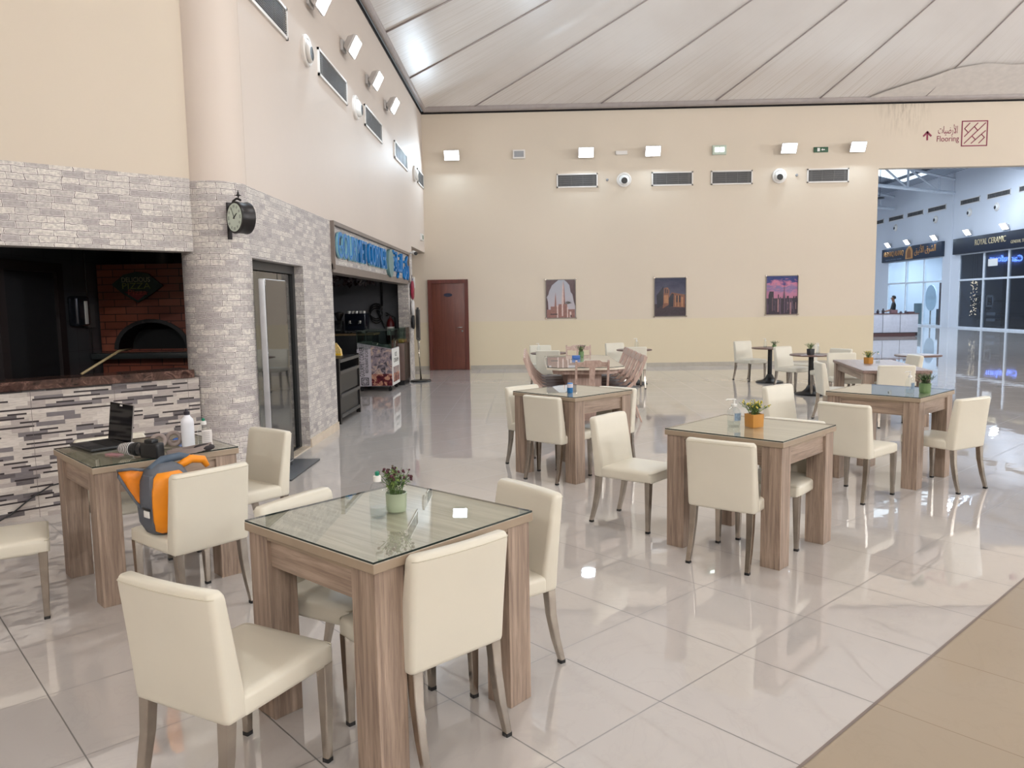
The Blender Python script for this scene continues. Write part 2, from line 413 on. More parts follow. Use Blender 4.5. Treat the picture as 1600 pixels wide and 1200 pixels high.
# diagonal wall with the kitchen counter
O2 = Vector((-3.784, 5.872)); a2 = Vector((0.7071, 0.7071)); n2_ = Vector((-0.7071, 0.7071))
def K(s, d, z): p = O2 + a2 * s + n2_ * d; return Vector((p.x, p.y, z))
def diagbox(name, s0, s1, d0, d1, z0, z1, mat, parent=None, st=True, bevel=0):
    bm = bmesh.new(); uvl = bm.loops.layers.uv.new('UVMap')
    vs = [bm.verts.new(K(s, d, z)) for z in (z0, z1) for d in (d0, d1) for s in (s0, s1)]
    for f in ((0, 2, 3, 1), (4, 5, 7, 6), (0, 1, 5, 4), (2, 6, 7, 3), (0, 4, 6, 2), (1, 3, 7, 5)):
        fc = bm.faces.new([vs[i] for i in f])
        for lp in fc.loops:
            c = lp.vert.co; s = (Vector((c.x, c.y)) - O2).dot(a2); d = (Vector((c.x, c.y)) - O2).dot(n2_)
            lp[uvl].uv = (s, c.z) if f in ((0, 1, 5, 4), (2, 6, 7, 3)) else ((s, d) if f in ((0, 2, 3, 1), (4, 5, 7, 6)) else (d, c.z))
    o = link(name, bm, mat, parent)
    if st: struct(o)
    return o
diagbox('wall_diagonal', -6.7, 1.30, 0, 0.2, 2.725, ZT, M_DIAG)
diagbox('wall_diagonal', -6.7, 1.22, 0, 0.2, 2.10, 2.725, M_BRICK)
diagbox('wall_diagonal', -6.7, 1.20, 0, 0.2, 0, 1.0, M_STRIP)
diagbox('wall_diagonal', -6.7, -2.2, 0, 0.2, 1.0, 2.10, M_BRICK)
# column
CX, CY, CR = -2.83, 7.02, 0.30
def column(z0, z1, mat, r):
    bm = bmesh.new(); uvl = bm.loops.layers.uv.new('UVMap'); n = 48
    for i in range(n):
        t0, t1 = 2 * PI * i / n, 2 * PI * (i + 1) / n
        p = [(CX + r * math.cos(t), CY + r * math.sin(t)) for t in (t0, t1)]
        quad_uv(bm, uvl, [(*p[0], z0), (*p[1], z0), (*p[1], z1), (*p[0], z1)], [(t0 * r, z0), (t1 * r, z0), (t1 * r, z1), (t0 * r, z1)])
    bmesh.ops.remove_doubles(bm, verts=bm.verts[:], dist=1e-5)
    o = link('wall_column', bm, mat, smooth=True); return struct(o)
column(0, 2.705, M_BRICK, CR); column(2.705, ZT, M_LEFT, CR - 0.002)

# marble counter top
M_MARBLE = None
t = NT('brown_marble'); v = t.coord('Object'); n = t.noise(v, 9, 8, 0.65, 1.2)
c = t.ramp(n, [(0.35, srgb(38, 24, 22)), (0.52, srgb(72, 50, 44)), (0.6, srgb(110, 84, 74)), (0.64, srgb(58, 40, 36))]); t.color(c); t.set(rough=0.12)
M_MARBLE = t.m
mc = diagbox('counter_top', -2.2, 1.15, -0.035, 0.30, 1.005, 1.075, M_MARBLE, st=False)
tag(mc, 'brown veined marble counter top of the pizza kitchen hatch above the striped tiles', 'counter')

# --------- tent ceiling
t = NT('tent_membrane'); v = t.coord('Object')
n = t.noise(v, 0.5, 4); c = t.ramp(n, [(0.3, srgb(216, 208, 202)), (0.7, srgb(228, 222, 217))])
g = t.n('ShaderNodeUVMap'); sp = t.n('ShaderNodeSeparateXYZ'); t.l(g.outputs[0], sp.inputs[0])
st = t.noise(t.coord('UV', scale=(9, 1.3, 1)), 2.0, 5, 0.6)
low = t.math('SUBTRACT', 1.0, t.math('MINIMUM', 1.0, t.math('MULTIPLY', sp.outputs['Y'], 3.2)))
dirt = t.math('MULTIPLY', t.ramp(st, [(0.48, 0.0), (0.7, 0.6)]), t.math('MULTIPLY', low, low))
c = t.mix(dirt, c, srgb(168, 150, 122))
t.color(c); t.set(rough=0.38, spec=0.5); M_TENT = t.m
APEX = Vector((0, 0, 1.6)) + Vector((1.517, 1.178, 1.306)) * 8.0
per = []
def seg(p, q, step):
    p, q = Vector(p), Vector(q); n = max(1, round((q - p).length / step))
    return [p + (q - p) * i / n for i in range(n)]
xe = XL + 0.10; ye = YF - 0.10
per = seg((-8.4, -6.9), (-8.4, 1.35), 0.5) + seg((-8.4, 1.35), (-2.95, 6.85), 0.5) + [Vector((-2.55, 7.1))] + seg((xe, 7.4), (xe, ye), 0.4) + seg((xe, ye), (21.9, ye), 0.4) + seg((21.9, ye), (21.9, -6.9), 0.6) + seg((21.9, -6.9), (-8.4, -6.9), 0.6)
def tp(p, u):
    q = Vector((p.x, p.y, ZT + 0.07)).lerp(APEX, u); q.z -= 1.2 * u * (1 - u); return q
bm = bmesh.new(); uvl = bm.loops.layers.uv.new('UVMap'); NU = 14
us = [(i / NU) ** 1.5 for i in range(NU + 1)]
acc = 0.0; L = [0.0]
for a, b in zip(per, per[1:] + per[:1]): acc += (b - a).length; L.append(acc)
grid = [[bm.verts.new(tp(p, u * 0.985)) for u in us] for p in per]
N = len(per)
for i in range(N):
    j = (i + 1) % N
    for k in range(NU):
        f = bm.faces.new((grid[i][k], grid[i][k + 1], grid[j][k + 1], grid[j][k])); f.smooth = True
        for lp, (uu, vv) in zip(f.loops, ((L[i], us[k]), (L[i], us[k + 1]), (L[i + 1], us[k + 1]), (L[i + 1], us[k]))): lp[uvl].uv = (uu, vv)
me = bpy.data.meshes.new('ceiling'); bm.to_mesh(me); bm.free(); me.materials.append(M_TENT)
ceil = bpy.data.objects.new('ceiling', me); COL.objects.link(ceil); struct(ceil)
M_SEAM = plain('tent_seam', srgb(172, 160, 156), 0.5)
feet = [(xe, y) for y in (8.3, 11.0, 13.7, 16.4)] + [(x, ye) for x in (-1.32, 1.7, 4.42, 6.87, 9.35, 11.9, 14.5, 17.3, 20.0)] + [(21.9, y) for y in (16, 13, 10, 7, 4, 1, -2, -5)] + [(x, -6.9) for x in (18, 14, 10, 6, 2, -2, -6)] + [(-6, 3.75), (-4.2, 5.6), (-8.4, -2)]
for p in feet:
    bm = bmesh.new(); p = Vector(p); pts = [tp(p, (k / 16) * 0.97) - Vector((0, 0, 0.015)) for k in range(17)]
    tube(bm, pts, [0.014] * 17, 6)
    link('seam', bm, M_SEAM, ceil, smooth=True)
# rolled edge beam of the tent
bm = bmesh.new()
tube(bm, [(xe - 0.01, 7.2, ZT + 0.07), (xe - 0.01, ye, ZT + 0.07), (21.9, ye, ZT + 0.07)], 0.085, 12)
struct(link('trim_2', bm, plain('edge_roll', srgb(160, 150, 146), 0.5), smooth=R(50)))
wallbox('trim_3', (XL - 0.05, XL + 0.012, 7.2, YF, ZT - 0.035, ZT + 0.03), plain('dark_gap', srgb(34, 30, 30), 0.9))
wallbox('trim_4', (XL, 22, YF - 0.012, YF + 0.05, ZT - 0.035, ZT + 0.03), MATS['dark_gap'])
# loose flap where the tent meets the wall over the passage
bm = bmesh.new(); tops = []
for i in range(0, 41):
    x = 7.9 + i * 0.34; h = 0.30 * min(1, i / 4) + 0.22 * min(1, i / 30) + 0.02 * math.sin(i * 1.3)
    u = h / 9
    q = tp(Vector((x, ye)), u * 2.6); tops.append(((x, YF - 0.03, ZT + 0.02), (q.x, q.y - 0.02, q.z - 0.04)))
vs = [(bm.verts.new(a), bm.verts.new(b)) for a, b in tops]
for a, b in zip(vs[:-1], vs[1:]): bm.faces.new((a[0], b[0], b[1], a[1]))
bmesh.ops.recalc_face_normals(bm, faces=bm.faces[:])
struct(link('trim_5', bm, plain('tent_flap', srgb(218, 210, 203), 0.6), smooth=True))

# ------------------------------------------------------------------ FLOODLIGHTS, VENTS, BALL DIFFUSERS
def floodlight(label, loc, rz, power, tilt=28, group='wall floodlights', size=(0.37, 0.25), color=COOL):
    # local frame: wall at y=0, light looks along -y
    t = thing('floodlight', label, 'light', loc, rz, group)
    bbox('bracket', (-0.10, 0.10, -0.04, 0.0, -0.07, 0.07), M_LAMPFRAME, t, 0.006)
    a = R(tilt); w_, h_ = size
    Rm = Matrix.Translation((0, -0.16, 0.0)) @ Matrix.Rotation(a, 4, 'X')
    bm = bmesh.new(); rings = []
    for hw, hh, y in ((w_ * 0.32, h_ * 0.3, 0.09), (w_ * 0.40, h_ * 0.40, 0.05), (w_ * 0.5, h_ * 0.5, 0.0), (w_ * 0.5, h_ * 0.5, -0.03)):
        rings.append([Rm @ Vector((px, y, pz)) for px, pz in rrect(hw, hh, 0.02, 3)])
    loft(bm, rings); bmesh.ops.recalc_face_normals(bm, faces=bm.faces[:])
    hs = link('housing', bm, M_LAMPFRAME, t, smooth=R(35))
    bm = bmesh.new(); box(bm, -w_ * 0.46, w_ * 0.46, -0.034, -0.030, -h_ * 0.45, h_ * 0.45, M=Rm); link('lens', bm, M_LAMP, t)
    if power > 0:
        d = Matrix.Rotation(a, 4, 'X') @ Vector((0, -1, 0)); p = Rm @ Vector((0, -0.045, 0))
        area('floodlight_beam', p, d, w_ * 0.9, h_ * 0.85, power, color, t)
    return t
for x, lb in ((-1.80, 'white wall floodlight above the brown door'), (1.41, 'white wall floodlight left of the small white box, above the first grille'), (3.00, 'white wall floodlight right of the small white box'),
              (6.21, 'white wall floodlight left of the green exit sign'), (7.83, 'white wall floodlight right of the green exit sign, nearest the passage')):
    floodlight('lit ' + lb, (x, YF, 5.17), 0, P_FLOOD)
for y, lb in ((9.35, 'lit floodlight at the top edge of the left wall, nearest the camera'), (10.98, 'lit floodlight on the left wall over the nearer whole grille'), (12.60, 'lit floodlight on the left wall between two ball nozzles'), (14.15, 'lit floodlight on the left wall, farthest of the row')):
    floodlight(lb, (XL, y, 5.17), R(90), P_FLOOD)
for x, wx in ((-4, 'first'), (2, 'second'), (8, 'third'), (14, 'fourth')): floodlight(wx + ' added fill floodlight on the unseen wall behind the camera counted from the kitchen side', (x, -7.0, 5.3), R(180), P_FILL_FLOOD * 0.65, tilt=-38, group='added fill floodlights on the back wall', color=WARM)  # floods added out of view; their upward tilt brightens the tent
for y, wx in ((-2, 'rearmost'), (5, 'middle'), (12, 'foremost')): floodlight(wx + ' added unseen fill floodlight on the right hand side wall of the seating hall', (22.0, y, 5.3), R(-90), P_FILL_FLOOD * 1.4, tilt=-38, group='added fill floodlights on the right wall', color=WARM)  # added out of view as fill from the right
for x, wx in ((0.5, 'left'), (7.5, 'middle'), (14.5, 'right')):
    for y, wy in ((-3.0, 'rear'), (6.0, 'front')):
        t2 = thing('added_pendant', 'added unseen bell shaped fill lamp under the tent, %s one of the %s row' % (wx, wy), 'light', (x, y, 5.9), 0, 'added fill lamps under the tent')  # lamp added out of view to light the furniture from above
        bm = bmesh.new(); lathe(bm, [(0.05, 0.3), (0.1, 0.22), (0.26, 0.05), (0.28, 0.0)], 20); link('shade', bm, M_STEEL, t2, smooth=R(40)); bm = bmesh.new(); tube(bm, [(0, 0, 0.28), (0, 0, 6.0)], 0.012); link('rod', bm, M_STEEL, t2)
        area('added_pendant_beam', (0, 0, -0.02), (0, 0, -1), 0.42, 0.42, P_FILL_PENDANT, WARM, t2)

def vent(label, loc, rz, wd, ht=0.33, slats=12, group='air grilles', name='air_grille'):
    t = thing(name, label, 'vent', loc, rz, group)
    bbox('backing', (-wd / 2 + 0.03, wd / 2 - 0.03, -0.006, 0, -ht / 2 + 0.03, ht / 2 - 0.03), M_VENTDARK, t)
    bm = bmesh.new()
    for d in ((-wd / 2, wd / 2, -0.025, 0, -ht / 2, -ht / 2 + 0.03), (-wd / 2, wd / 2, -0.025, 0, ht / 2 - 0.03, ht / 2), (-wd / 2, -wd / 2 + 0.03, -0.025, 0, -ht / 2, ht / 2), (wd / 2 - 0.03, wd / 2, -0.025, 0, -ht / 2, ht / 2)): box(bm, *d)
    link('grille_frame', bm, M_FRAME, t)
    bm = bmesh.new()
    for i in range(slats):
        z = -ht / 2 + 0.03 + (i + 0.5) * (ht - 0.06) / slats
        box(bm, -wd / 2 + 0.03, wd / 2 - 0.03, -0.018, -0.008, z - 0.004, z + 0.004)
    for fx in (-0.42, -0.39, -0.14, 0.14, 0.39, 0.42): box(bm, fx * wd - 0.003, fx * wd + 0.003, -0.02, -0.008, -ht / 2 + 0.03, ht / 2 - 0.03)
    link('blades', bm, M_VENT, t); return t
for xc, lb in ((1.205, 'grey air grille on the far wall, leftmost of its row of four'), (3.49, 'grey air grille on the far wall just right of the left ball nozzle'), (4.91, 'grey air grille on the far wall just left of the right ball nozzle'), (7.2, 'grey air grille on the far wall, rightmost, nearest the passage')):
    vent(lb, (xc, YF, 4.535), 0, 0.99)
for y0, y1, lb in ((7.25, 8.42, 'dark air grille on the left wall cut by the top edge of the photo'), (9.64, 11.10, 'dark air grille on the left wall between the two nearer ball nozzles'), (12.3, 13.70, 'dark air grille on the left wall just past the second ball nozzle'), (14.98, 16.5, 'air grille on the left wall catching bluish light'), (18.0, 18.98, 'small looking air grille in the far corner of the left wall')):
    vent(lb, (XL, (y0 + y1) / 2, 4.575), R(90), y1 - y0)
def nozzle(label, loc, rz, r=0.175, look=(0.05, -0.2)):
    t = thing('ball_nozzle', label, 'vent', loc, rz, 'round ball jet nozzles')
    bm = bmesh.new(); n = 28
    def ring(rad, y, ox=0, oz=0): return [(rad * math.cos(2 * PI * i / n) + ox, y, rad * math.sin(2 * PI * i / n) + oz) for i in range(n)]
    loft(bm, [ring(r, 0), ring(r, -0.03), ring(r * 0.92, -0.045), ring(r * 0.74, -0.045), ring(r * 0.72, -0.03)], cap=False); bmesh.ops.recalc_face_normals(bm, faces=bm.faces[:])
    link('flange', bm, M_FRAME, t, smooth=R(40))
    bm = bmesh.new(); ox, oz = look[0] * r, look[1] * r
    rs = [ring(r * 0.73 * math.cos(a), -0.03 - r * 0.5 * math.sin(a), ox * math.sin(a), oz * math.sin(a)) for a in [R(k) for k in (0, 12, 24, 36, 48, 54)]]
    loft(bm, rs, cap=False); bmesh.ops.recalc_face_normals(bm, faces=bm.faces[:]); link('ball', bm, M_WHITEP, t, smooth=True)
    bm = bmesh.new(); a = R(54)
    loft(bm, [ring(r * 0.73 * math.cos(a) * 0.99, -0.03 - r * 0.5 * math.sin(a) * 0.98, ox * 0.8, oz * 0.8), ring(r * 0.36, -0.03, ox * 0.6, oz * 0.6)]); link('throat', bm, M_BLACK, t)
    return t
nozzle('round white ball nozzle on the far wall between the first two grilles', (2.33, YF, 4.53), 0, look=(0.0, -0.2))
nozzle('round white ball nozzle on the far wall left of the last grille', (6.04, YF, 4.545), 0, look=(-0.05, -0.25))
nozzle('round ball nozzle on the left wall, largest and nearest', (XL, 9.12, 4.53), R(90), look=(-0.5, -0.4))
nozzle('round ball nozzle on the left wall beside the second whole grille', (XL, 11.65, 4.52), R(90), look=(0.3, -0.2))
nozzle('round ball nozzle on the left wall, smallest, near the far corner', (XL, 17.5, 4.53), R(90), look=(0.3, -0.3))
for x, z, rz, y, lb in ((1.93, 4.54, 0, YF, 'small grey round sensor beside the left ball nozzle'), (6.46, 4.56, 0, YF, 'small grey round sensor beside the right ball nozzle')):
    bm = bmesh.new(); lathe(bm, [(0.032, 0), (0.032, 0.015), (0.02, 0.03), (0.001, 0.031)], 16)
    bmesh.ops.transform(bm, matrix=Matrix.Translation((x, y, z)) @ Matrix.Rotation(R(90), 4, 'X'), verts=bm.verts[:])
    tag(link('wall_sensor', bm, M_GREYP, smooth=R(40)), lb, 'sensor')
# emergency lights and little boxes on the far wall
def ebox(name, label, cat, x, z, wd, ht, body, face, fm=0.012):
    t = thing(name, label, cat, (x, YF, z), 0)
    bbox('casing', (-wd / 2, wd / 2, -0.06, 0, -ht / 2, ht / 2), body, t, 0.008)
    bbox('lens', (-wd / 2 + 0.035, wd / 2 - 0.035, -0.064, -0.058, -ht / 2 + 0.035, ht / 2 - 0.035), face, t); return t
ebox('emergency_light', 'unlit grey emergency light box between two floodlights over the posters', 'light', -0.19, 5.18, 0.30, 0.21, M_FRAME, M_GREYP)
e2 = ebox('emergency_light', 'glowing greenish emergency light with two lamps above the third grille', 'light', 4.60, 5.18, 0.33, 0.22, plain('pale_green_plastic', srgb(186, 196, 180), 0.4), plain('milky_lens', srgb(200, 210, 200), 0.3))
for dx in (-0.06, 0.06):
    bm = bmesh.new(); box(bm, dx - 0.05, dx + 0.05, -0.068, -0.064, -0.045, 0.055); link('lamp', bm, emit('emergency_lamp', (0.85, 1.0, 0.9), 3.0), e2)
bm = bmesh.new(); box(bm, 2.13, 2.41, YF - 0.05, YF, 5.12, 5.21); bmesh.ops.bevel(bm, geom=bm.edges[:], offset=0.008, segments=2, affect='EDGES')
tag(link('junction_box', bm, M_FRAME, smooth=R(40)), 'small flat white junction box on the far wall between two floodlights', 'box')
ex = thing('exit_sign', 'dark green emergency exit sign with running figure and arrow on far wall', 'sign', (7.015, YF, 5.14))
M_GREEN = plain('exit_green', srgb(30, 78, 48), 0.4)
bbox('panel', (-0.17, 0.17, -0.03, 0, -0.06, 0.06), M_GREEN, ex, 0.004)
bm = bmesh.new(); box(bm, -0.09, -0.03, -0.034, -0.030, -0.04, 0.04); link('door_symbol', bm, M_WHITEP, ex)
bm = bmesh.new(); box(bm, 0.02, 0.09, -0.034, -0.030, -0.010, 0.010)
vs = [bm.verts.new(p) for p in ((0.0, -0.033, 0), (0.04, -0.033, 0.03), (0.04, -0.033, -0.03))]; bm.faces.new(vs); link('arrow', bm, M_WHITEP, ex)
ex2 = thing('exit_sign', 'small white and green exit sign low on the left wall end above the corridor', 'sign', (XL, 18.35, 3.2), R(90))
bbox('panel', (-0.12, 0.12, -0.05, 0, -0.075, 0.075), M_WHITEP, ex2, 0.004); bbox('pictogram', (-0.07, 0.07, -0.053, -0.05, -0.045, 0.045), M_GREEN, ex2)

# ------------------------------------------------------------------ POSTERS
def vcol(name, rgb, rough=0.25): return plain(name, srgb(*rgb), rough, var=0.12, scale=20)
def poster(label, x0, x1, z0, z1, shapes, bg):
    t = thing('framed_poster', label, 'poster', ((x0 + x1) / 2, YF, (z0 + z1) / 2), 0, 'framed posters on the far wall')
    W, H = x1 - x0, z1 - z0
    bm = bmesh.new(); f = 0.014
    for d in ((-W / 2, W / 2, -0.03, 0, -H / 2, -H / 2 + f), (-W / 2, W / 2, -0.03, 0, H / 2 - f, H / 2), (-W / 2, -W / 2 + f, -0.03, 0, -H / 2, H / 2), (W / 2 - f, W / 2, -0.03, 0, -H / 2, H / 2)): box(bm, *d)
    link('poster_frame', bm, plain('grey_metal_frame', srgb(120, 112, 104), 0.3, 0.6), t)
    for sx in (-1, 1):
        for sz in (-1, 1):
            bm = bmesh.new(); box(bm, sx * W / 2 - 0.016, sx * W / 2 + 0.016, -0.036, 0, sz * H / 2 - 0.016, sz * H / 2 + 0.016); link('corner_clip', bm, M_STEEL, t)
    mats = [bg]; bm = bmesh.new(); a, b = W - 2 * f, H - 2 * f
    box(bm, -a / 2, a / 2, -0.012, 0, -b / 2, b / 2, 0)
    for k, (m, poly) in enumerate(shapes):
        if m not in mats: mats.append(m)
        y = -0.0125 - 0.00025 * (k + 1)
        cl = [(min(0.998, max(0.002, u)), min(0.998, max(0.002, v))) for u, v in poly]
        fc = bm.faces.new([bm.verts.new(((u - 0.5) * a, y, (v - 0.5) * b)) for u, v in cl]); fc.material_index = mats.index(m)
        fc.normal_update()
        if fc.normal.y > 0: fc.normal_flip()
    link('print', bm, mats, t); return t
rect = lambda u0, u1, v0, v1: [(u0, v0), (u1, v0), (u1, v1), (u0, v1)]
def gradient(name, stops):
    t = NT(name); v = t.coord('Generated'); sp = t.n('ShaderNodeSeparateXYZ'); t.l(v, sp.inputs[0])
    n = t.noise(t.coord('Generated', scale=(2.0, 1, 5)), 2.2, 5, 0.6, 0.5)
    f = t.math('ADD', sp.outputs['Z'], t.math('MULTIPLY', t.math('SUBTRACT', n, 0.5), 0.55)); t.color(t.ramp(f, stops)); t.set(rough=0.12); return t.m
sky1 = gradient('print_pale_sky', [(0, srgb(190, 176, 180)), (1, srgb(168, 172, 182))])
dk1, rose, rosel = vcol('print_dark_arch', (84, 62, 64)), vcol('print_rose_stone', (142, 102, 94)), vcol('print_pale_stone', (204, 178, 170))
green1 = vcol('print_palm', (82, 76, 70))
S1 = [(dk1, [(0, 1), (0.42, 1), (0.2, 0.86), (0.1, 0.7), (0.08, 0.62), (0.02, 0.55), (0.06, 0.42), (0.08, 0.1), (0, 0)]), (dk1, [(0.62, 1), (1, 1), (1, 0.3), (0.95, 0.42), (0.9, 0.62), (0.84, 0.68), (0.8, 0.86), (0.7, 0.95)])]
S1 += [(rose, rect(0.02, 0.98, 0.0, 0.22)), (rose, rect(0.15, 0.42, 0.2, 0.3)), (rose, rect(0.42, 0.72, 0.2, 0.36)), (rose, [(0.28, 0.3), (0.35, 0.3), (0.335, 0.55), (0.32, 0.68), (0.305, 0.55)]),
       (rosel, [(0.53, 0.36), (0.62, 0.36), (0.61, 0.8), (0.58, 0.98), (0.555, 0.8)]), (rose, [(0.60, 0.3), (0.65, 0.36), (0.625, 0.8), (0.60, 0.98), (0.60, 0.6)]), (rosel, rect(0.36, 0.41, 0.0, 0.33)), (rosel, rect(0.53, 0.58, 0.04, 0.4)), (rosel, rect(0.71, 0.75, 0, 0.28)), (rosel, rect(0.8, 0.86, 0, 0.16)), (dk1, rect(0.83, 0.87, 0.01, 0.07)), (dk1, rect(0.14, 0.38, 0.08, 0.11))]
for k in range(7):
    a = R(20 + k * 24); S1.append((green1, [(0.74, 0.36), (0.74 + 0.16 * math.cos(a), 0.36 + 0.09 * math.sin(a)), (0.74 + 0.1 * math.cos(a + 0.35), 0.37 + 0.05 * math.sin(a + 0.35))]))
poster('framed poster of pale towers seen through an arch, left of the three posters', 0.41, 1.15, 1.23, 2.18, S1, sky1)
sky2 = gradient('print_storm_sky', [(0, srgb(112, 108, 122)), (1, srgb(50, 56, 78))])
dk2, br2c, br2l, blk2, blue2 = vcol('print_dusk_ground', (56, 44, 52)), vcol('print_brown_wall', (118, 76, 58)), vcol('print_lit_stone', (158, 110, 78)), vcol('print_shadow', (34, 32, 44)), vcol('print_blue_glare', (122, 150, 210))
S2 = [(dk2, rect(0, 1, 0, 0.32)), (br2c, [(0.26, 0.2), (0.3, 0.74), (0.42, 0.76), (0.48, 0.68), (0.46, 0.3)]), (blk2, [(0.08, 0.2), (0.06, 0.55), (0.28, 0.78), (0.28, 0.3)]), (br2l, rect(0.3, 0.44, 0.34, 0.55)),
      (br2c, [(0.46, 0.24), (0.46, 0.5), (0.55, 0.62), (0.98, 0.56), (0.98, 0.22)]), (blk2, [(0.46, 0.24), (0.46, 0.48), (0.56, 0.6), (0.62, 0.58), (0.6, 0.24)]), (br2l, rect(0.66, 0.69, 0.25, 0.54)), (br2l, rect(0.75, 0.78, 0.25, 0.54)), (br2l, rect(0.86, 0.92, 0.24, 0.5)), (blk2, rect(0.7, 0.74, 0.36, 0.54)), (blk2, rect(0.79, 0.83, 0.36, 0.54)), (blk2, rect(0.34, 0.37, 0.6, 0.72)), (blk2, rect(0.40, 0.43, 0.6, 0.7))]
poster('framed poster of a brown fort at dusk, middle of the three posters', 3.06, 3.84, 1.23, 2.18, S2, sky2)
sky3 = gradient('print_pink_sky', [(0.3, srgb(172, 116, 138)), (0.55, srgb(182, 120, 146)), (0.68, srgb(120, 110, 150)), (0.8, srgb(196, 122, 146)), (0.9, srgb(52, 66, 122)), (1, srgb(44, 56, 108))])
dk3, md3, lit3 = vcol('print_city_dark', (48, 38, 52)), vcol('print_city_mid', (86, 68, 86)), vcol('print_city_lit', (150, 112, 116))
S3 = [(dk3, rect(0, 1, 0, 0.42))]
rnd = random.Random(3)
for k in range(34):
    u = rnd.uniform(0.0, 0.95); S3.append((rnd.choice((dk3, md3, md3, lit3)), rect(u, u + rnd.uniform(0.015, 0.05), rnd.uniform(0, 0.15), rnd.uniform(0.2, 0.46))))
S3 += [(dk3, [(0.07, 0.05), (0.07, 0.5), (0.1, 0.6), (0.23, 0.6), (0.24, 0.05)]), (lit3, rect(0.19, 0.2, 0.08, 0.45)), (md3, [(0.53, 0.4), (0.565, 0.6), (0.575, 0.84), (0.585, 0.6), (0.61, 0.4)]), (dk3, rect(0.37, 0.4, 0.4, 0.52)), (dk3, rect(0.66, 0.72, 0.4, 0.48)), (dk3, rect(0.86, 0.9, 0.4, 0.47)), (dk3, rect(0.93, 0.98, 0.4, 0.47))]
poster('framed poster of a pink sunset skyline, right of the three posters', 5.77, 6.55, 1.23, 2.18, S3, sky3)

# ------------------------------------------------------------------ WAYFINDING on the far wall (painted marks)
M_MAROON = plain('maroon_vinyl', srgb(128, 24, 60), 0.5, var=0.03)
wf = thing('wayfinding_sign', 'maroon flooring direction marking with arrow, two scripts and plank icon', 'sign', (9.4, YF, 5.4))
bm = bmesh.new()
def bar(p, q, wd=0.035, y=-0.006):
    p, q = Vector(p), Vector(q); d = (q - p).normalized(); n = Vector((-d.y, d.x)) * wd / 2; p -= d * wd * 0.3; q += d * wd * 0.3
    c = [p - n, q - n, q + n, p + n]; lo = [bm.verts.new((a.x, 0.0, a.y)) for a in c]; hi = [bm.verts.new((a.x, y, a.y)) for a in c]
    bm.faces.new(hi); bm.faces.new(lo[::-1])
    for i in range(4): bm.faces.new((lo[i], lo[(i + 1) % 4], hi[(i + 1) % 4], hi[i]))
AX = 0.12; bar((AX, -0.08), (AX, 0.10), 0.04); bar((AX, 0.10), (AX - 0.085, 0.01), 0.04); bar((AX, 0.10), (AX + 0.085, 0.01), 0.04)
bmesh.ops.recalc_face_normals(bm, faces=bm.faces[:]); link('arrow', bm, M_MAROON, wf)
ar_floor = ''.join(chr(c) for c in reversed([0xFE8D, 0xFEF7, 0xFEAD, 0xFEBF, 0xFEF4, 0xFE8E, 0xFE95]))
text('arabic_lettering', ar_floor, 0.24, M_MAROON, wf, frame_on_y(0.60, -0.001, 0.13), 0.003, fit=0.46)
text('lettering', 'Flooring', 0.19, M_MAROON, wf, frame_on_y(0.60, -0.001, -0.07), 0.003, fit=0.52)
bm = bmesh.new(); X0, X1, Z0, Z1 = 0.93, 1.52, -0.24, 0.33
for a, b in (((X0, Z0), (X1, Z0)), ((X1, Z0), (X1, Z1)), ((X1, Z1), (X0, Z1)), ((X0, Z1), (X0, Z0))): bar(a, b, 0.025)
def uvp(u, v): return (X0 + u * (X1 - X0), Z0 + v * (Z1 - Z0))
for a, b in (((0.1, 0.1), (0.93, 0.92)), ((0.1, 0.38), (0.62, 0.92)), ((0.38, 0.1), (0.93, 0.6)), ((0.3, 0.92), (0.1, 0.7)), ((0.1, 0.7), (0.23, 0.56)), ((0.48, 0.78), (0.6, 0.64)), ((0.42, 0.38), (0.54, 0.25)), ((0.78, 0.46), (0.9, 0.33)), ((0.9, 0.33), (0.68, 0.1))): bar(uvp(*a), uvp(*b), 0.02)
bmesh.ops.recalc_face_normals(bm, faces=bm.faces[:]); link('plank_icon', bm, M_MAROON, wf)
w2 = thing('wayfinding_arrow', 'maroon arrow tip of the next wall marking at the right picture edge', 'sign', (12.0, YF, 5.42))
bm = bmesh.new(); bar((0.0, 0.0), (0.2, 0.0), 0.04); bar((0.0, 0.0), (0.09, 0.085), 0.04); bar((0.0, 0.0), (0.09, -0.085), 0.04); bmesh.ops.recalc_face_normals(bm, faces=bm.faces[:]); link('arrow', bm, M_MAROON, w2)

# ------------------------------------------------------------------ BROWN DOOR
M_DOOR = wood('mahogany_door', srgb(88, 44, 33), srgb(112, 60, 45), 'Z', 0.35, 0.5)
M_DOORF = wood('mahogany_frame', srgb(84, 38, 30), srgb(112, 54, 42), 'Z', 0.35, 0.5)
dr = struct(bbox('door_1', (-2.39, -1.575, YF - 0.05, YF - 0.01, 0.005, 2.13), M_DOOR, None, 0.003))
bm = bmesh.new()
for d in ((-2.48, -2.39, YF - 0.07, YF, 0, 2.22), (-1.575, -1.49, YF - 0.07, YF, 0, 2.22), (-2.39, -1.575, YF - 0.07, YF, 2.13, 2.22)): box(bm, *d)
link('door_frame', bm, M_DOORF, dr)
bm = bmesh.new(); tube(bm, [(-1.655, YF - 0.05, 1.05), (-1.655, YF - 0.10, 1.05)], 0.012); tube(bm, [(-1.655, YF - 0.10, 1.05), (-1.78, YF - 0.10, 1.05)], 0.012); link('door_handle', bm, M_CHROME, dr, smooth=True)
bm = bmesh.new(); tube(bm, [(-1.65, YF - 0.05, 0.96), (-1.65, YF - 0.062, 0.96)], 0.024, 16); link('key_rose', bm, M_CHROME, dr, smooth=R(40))
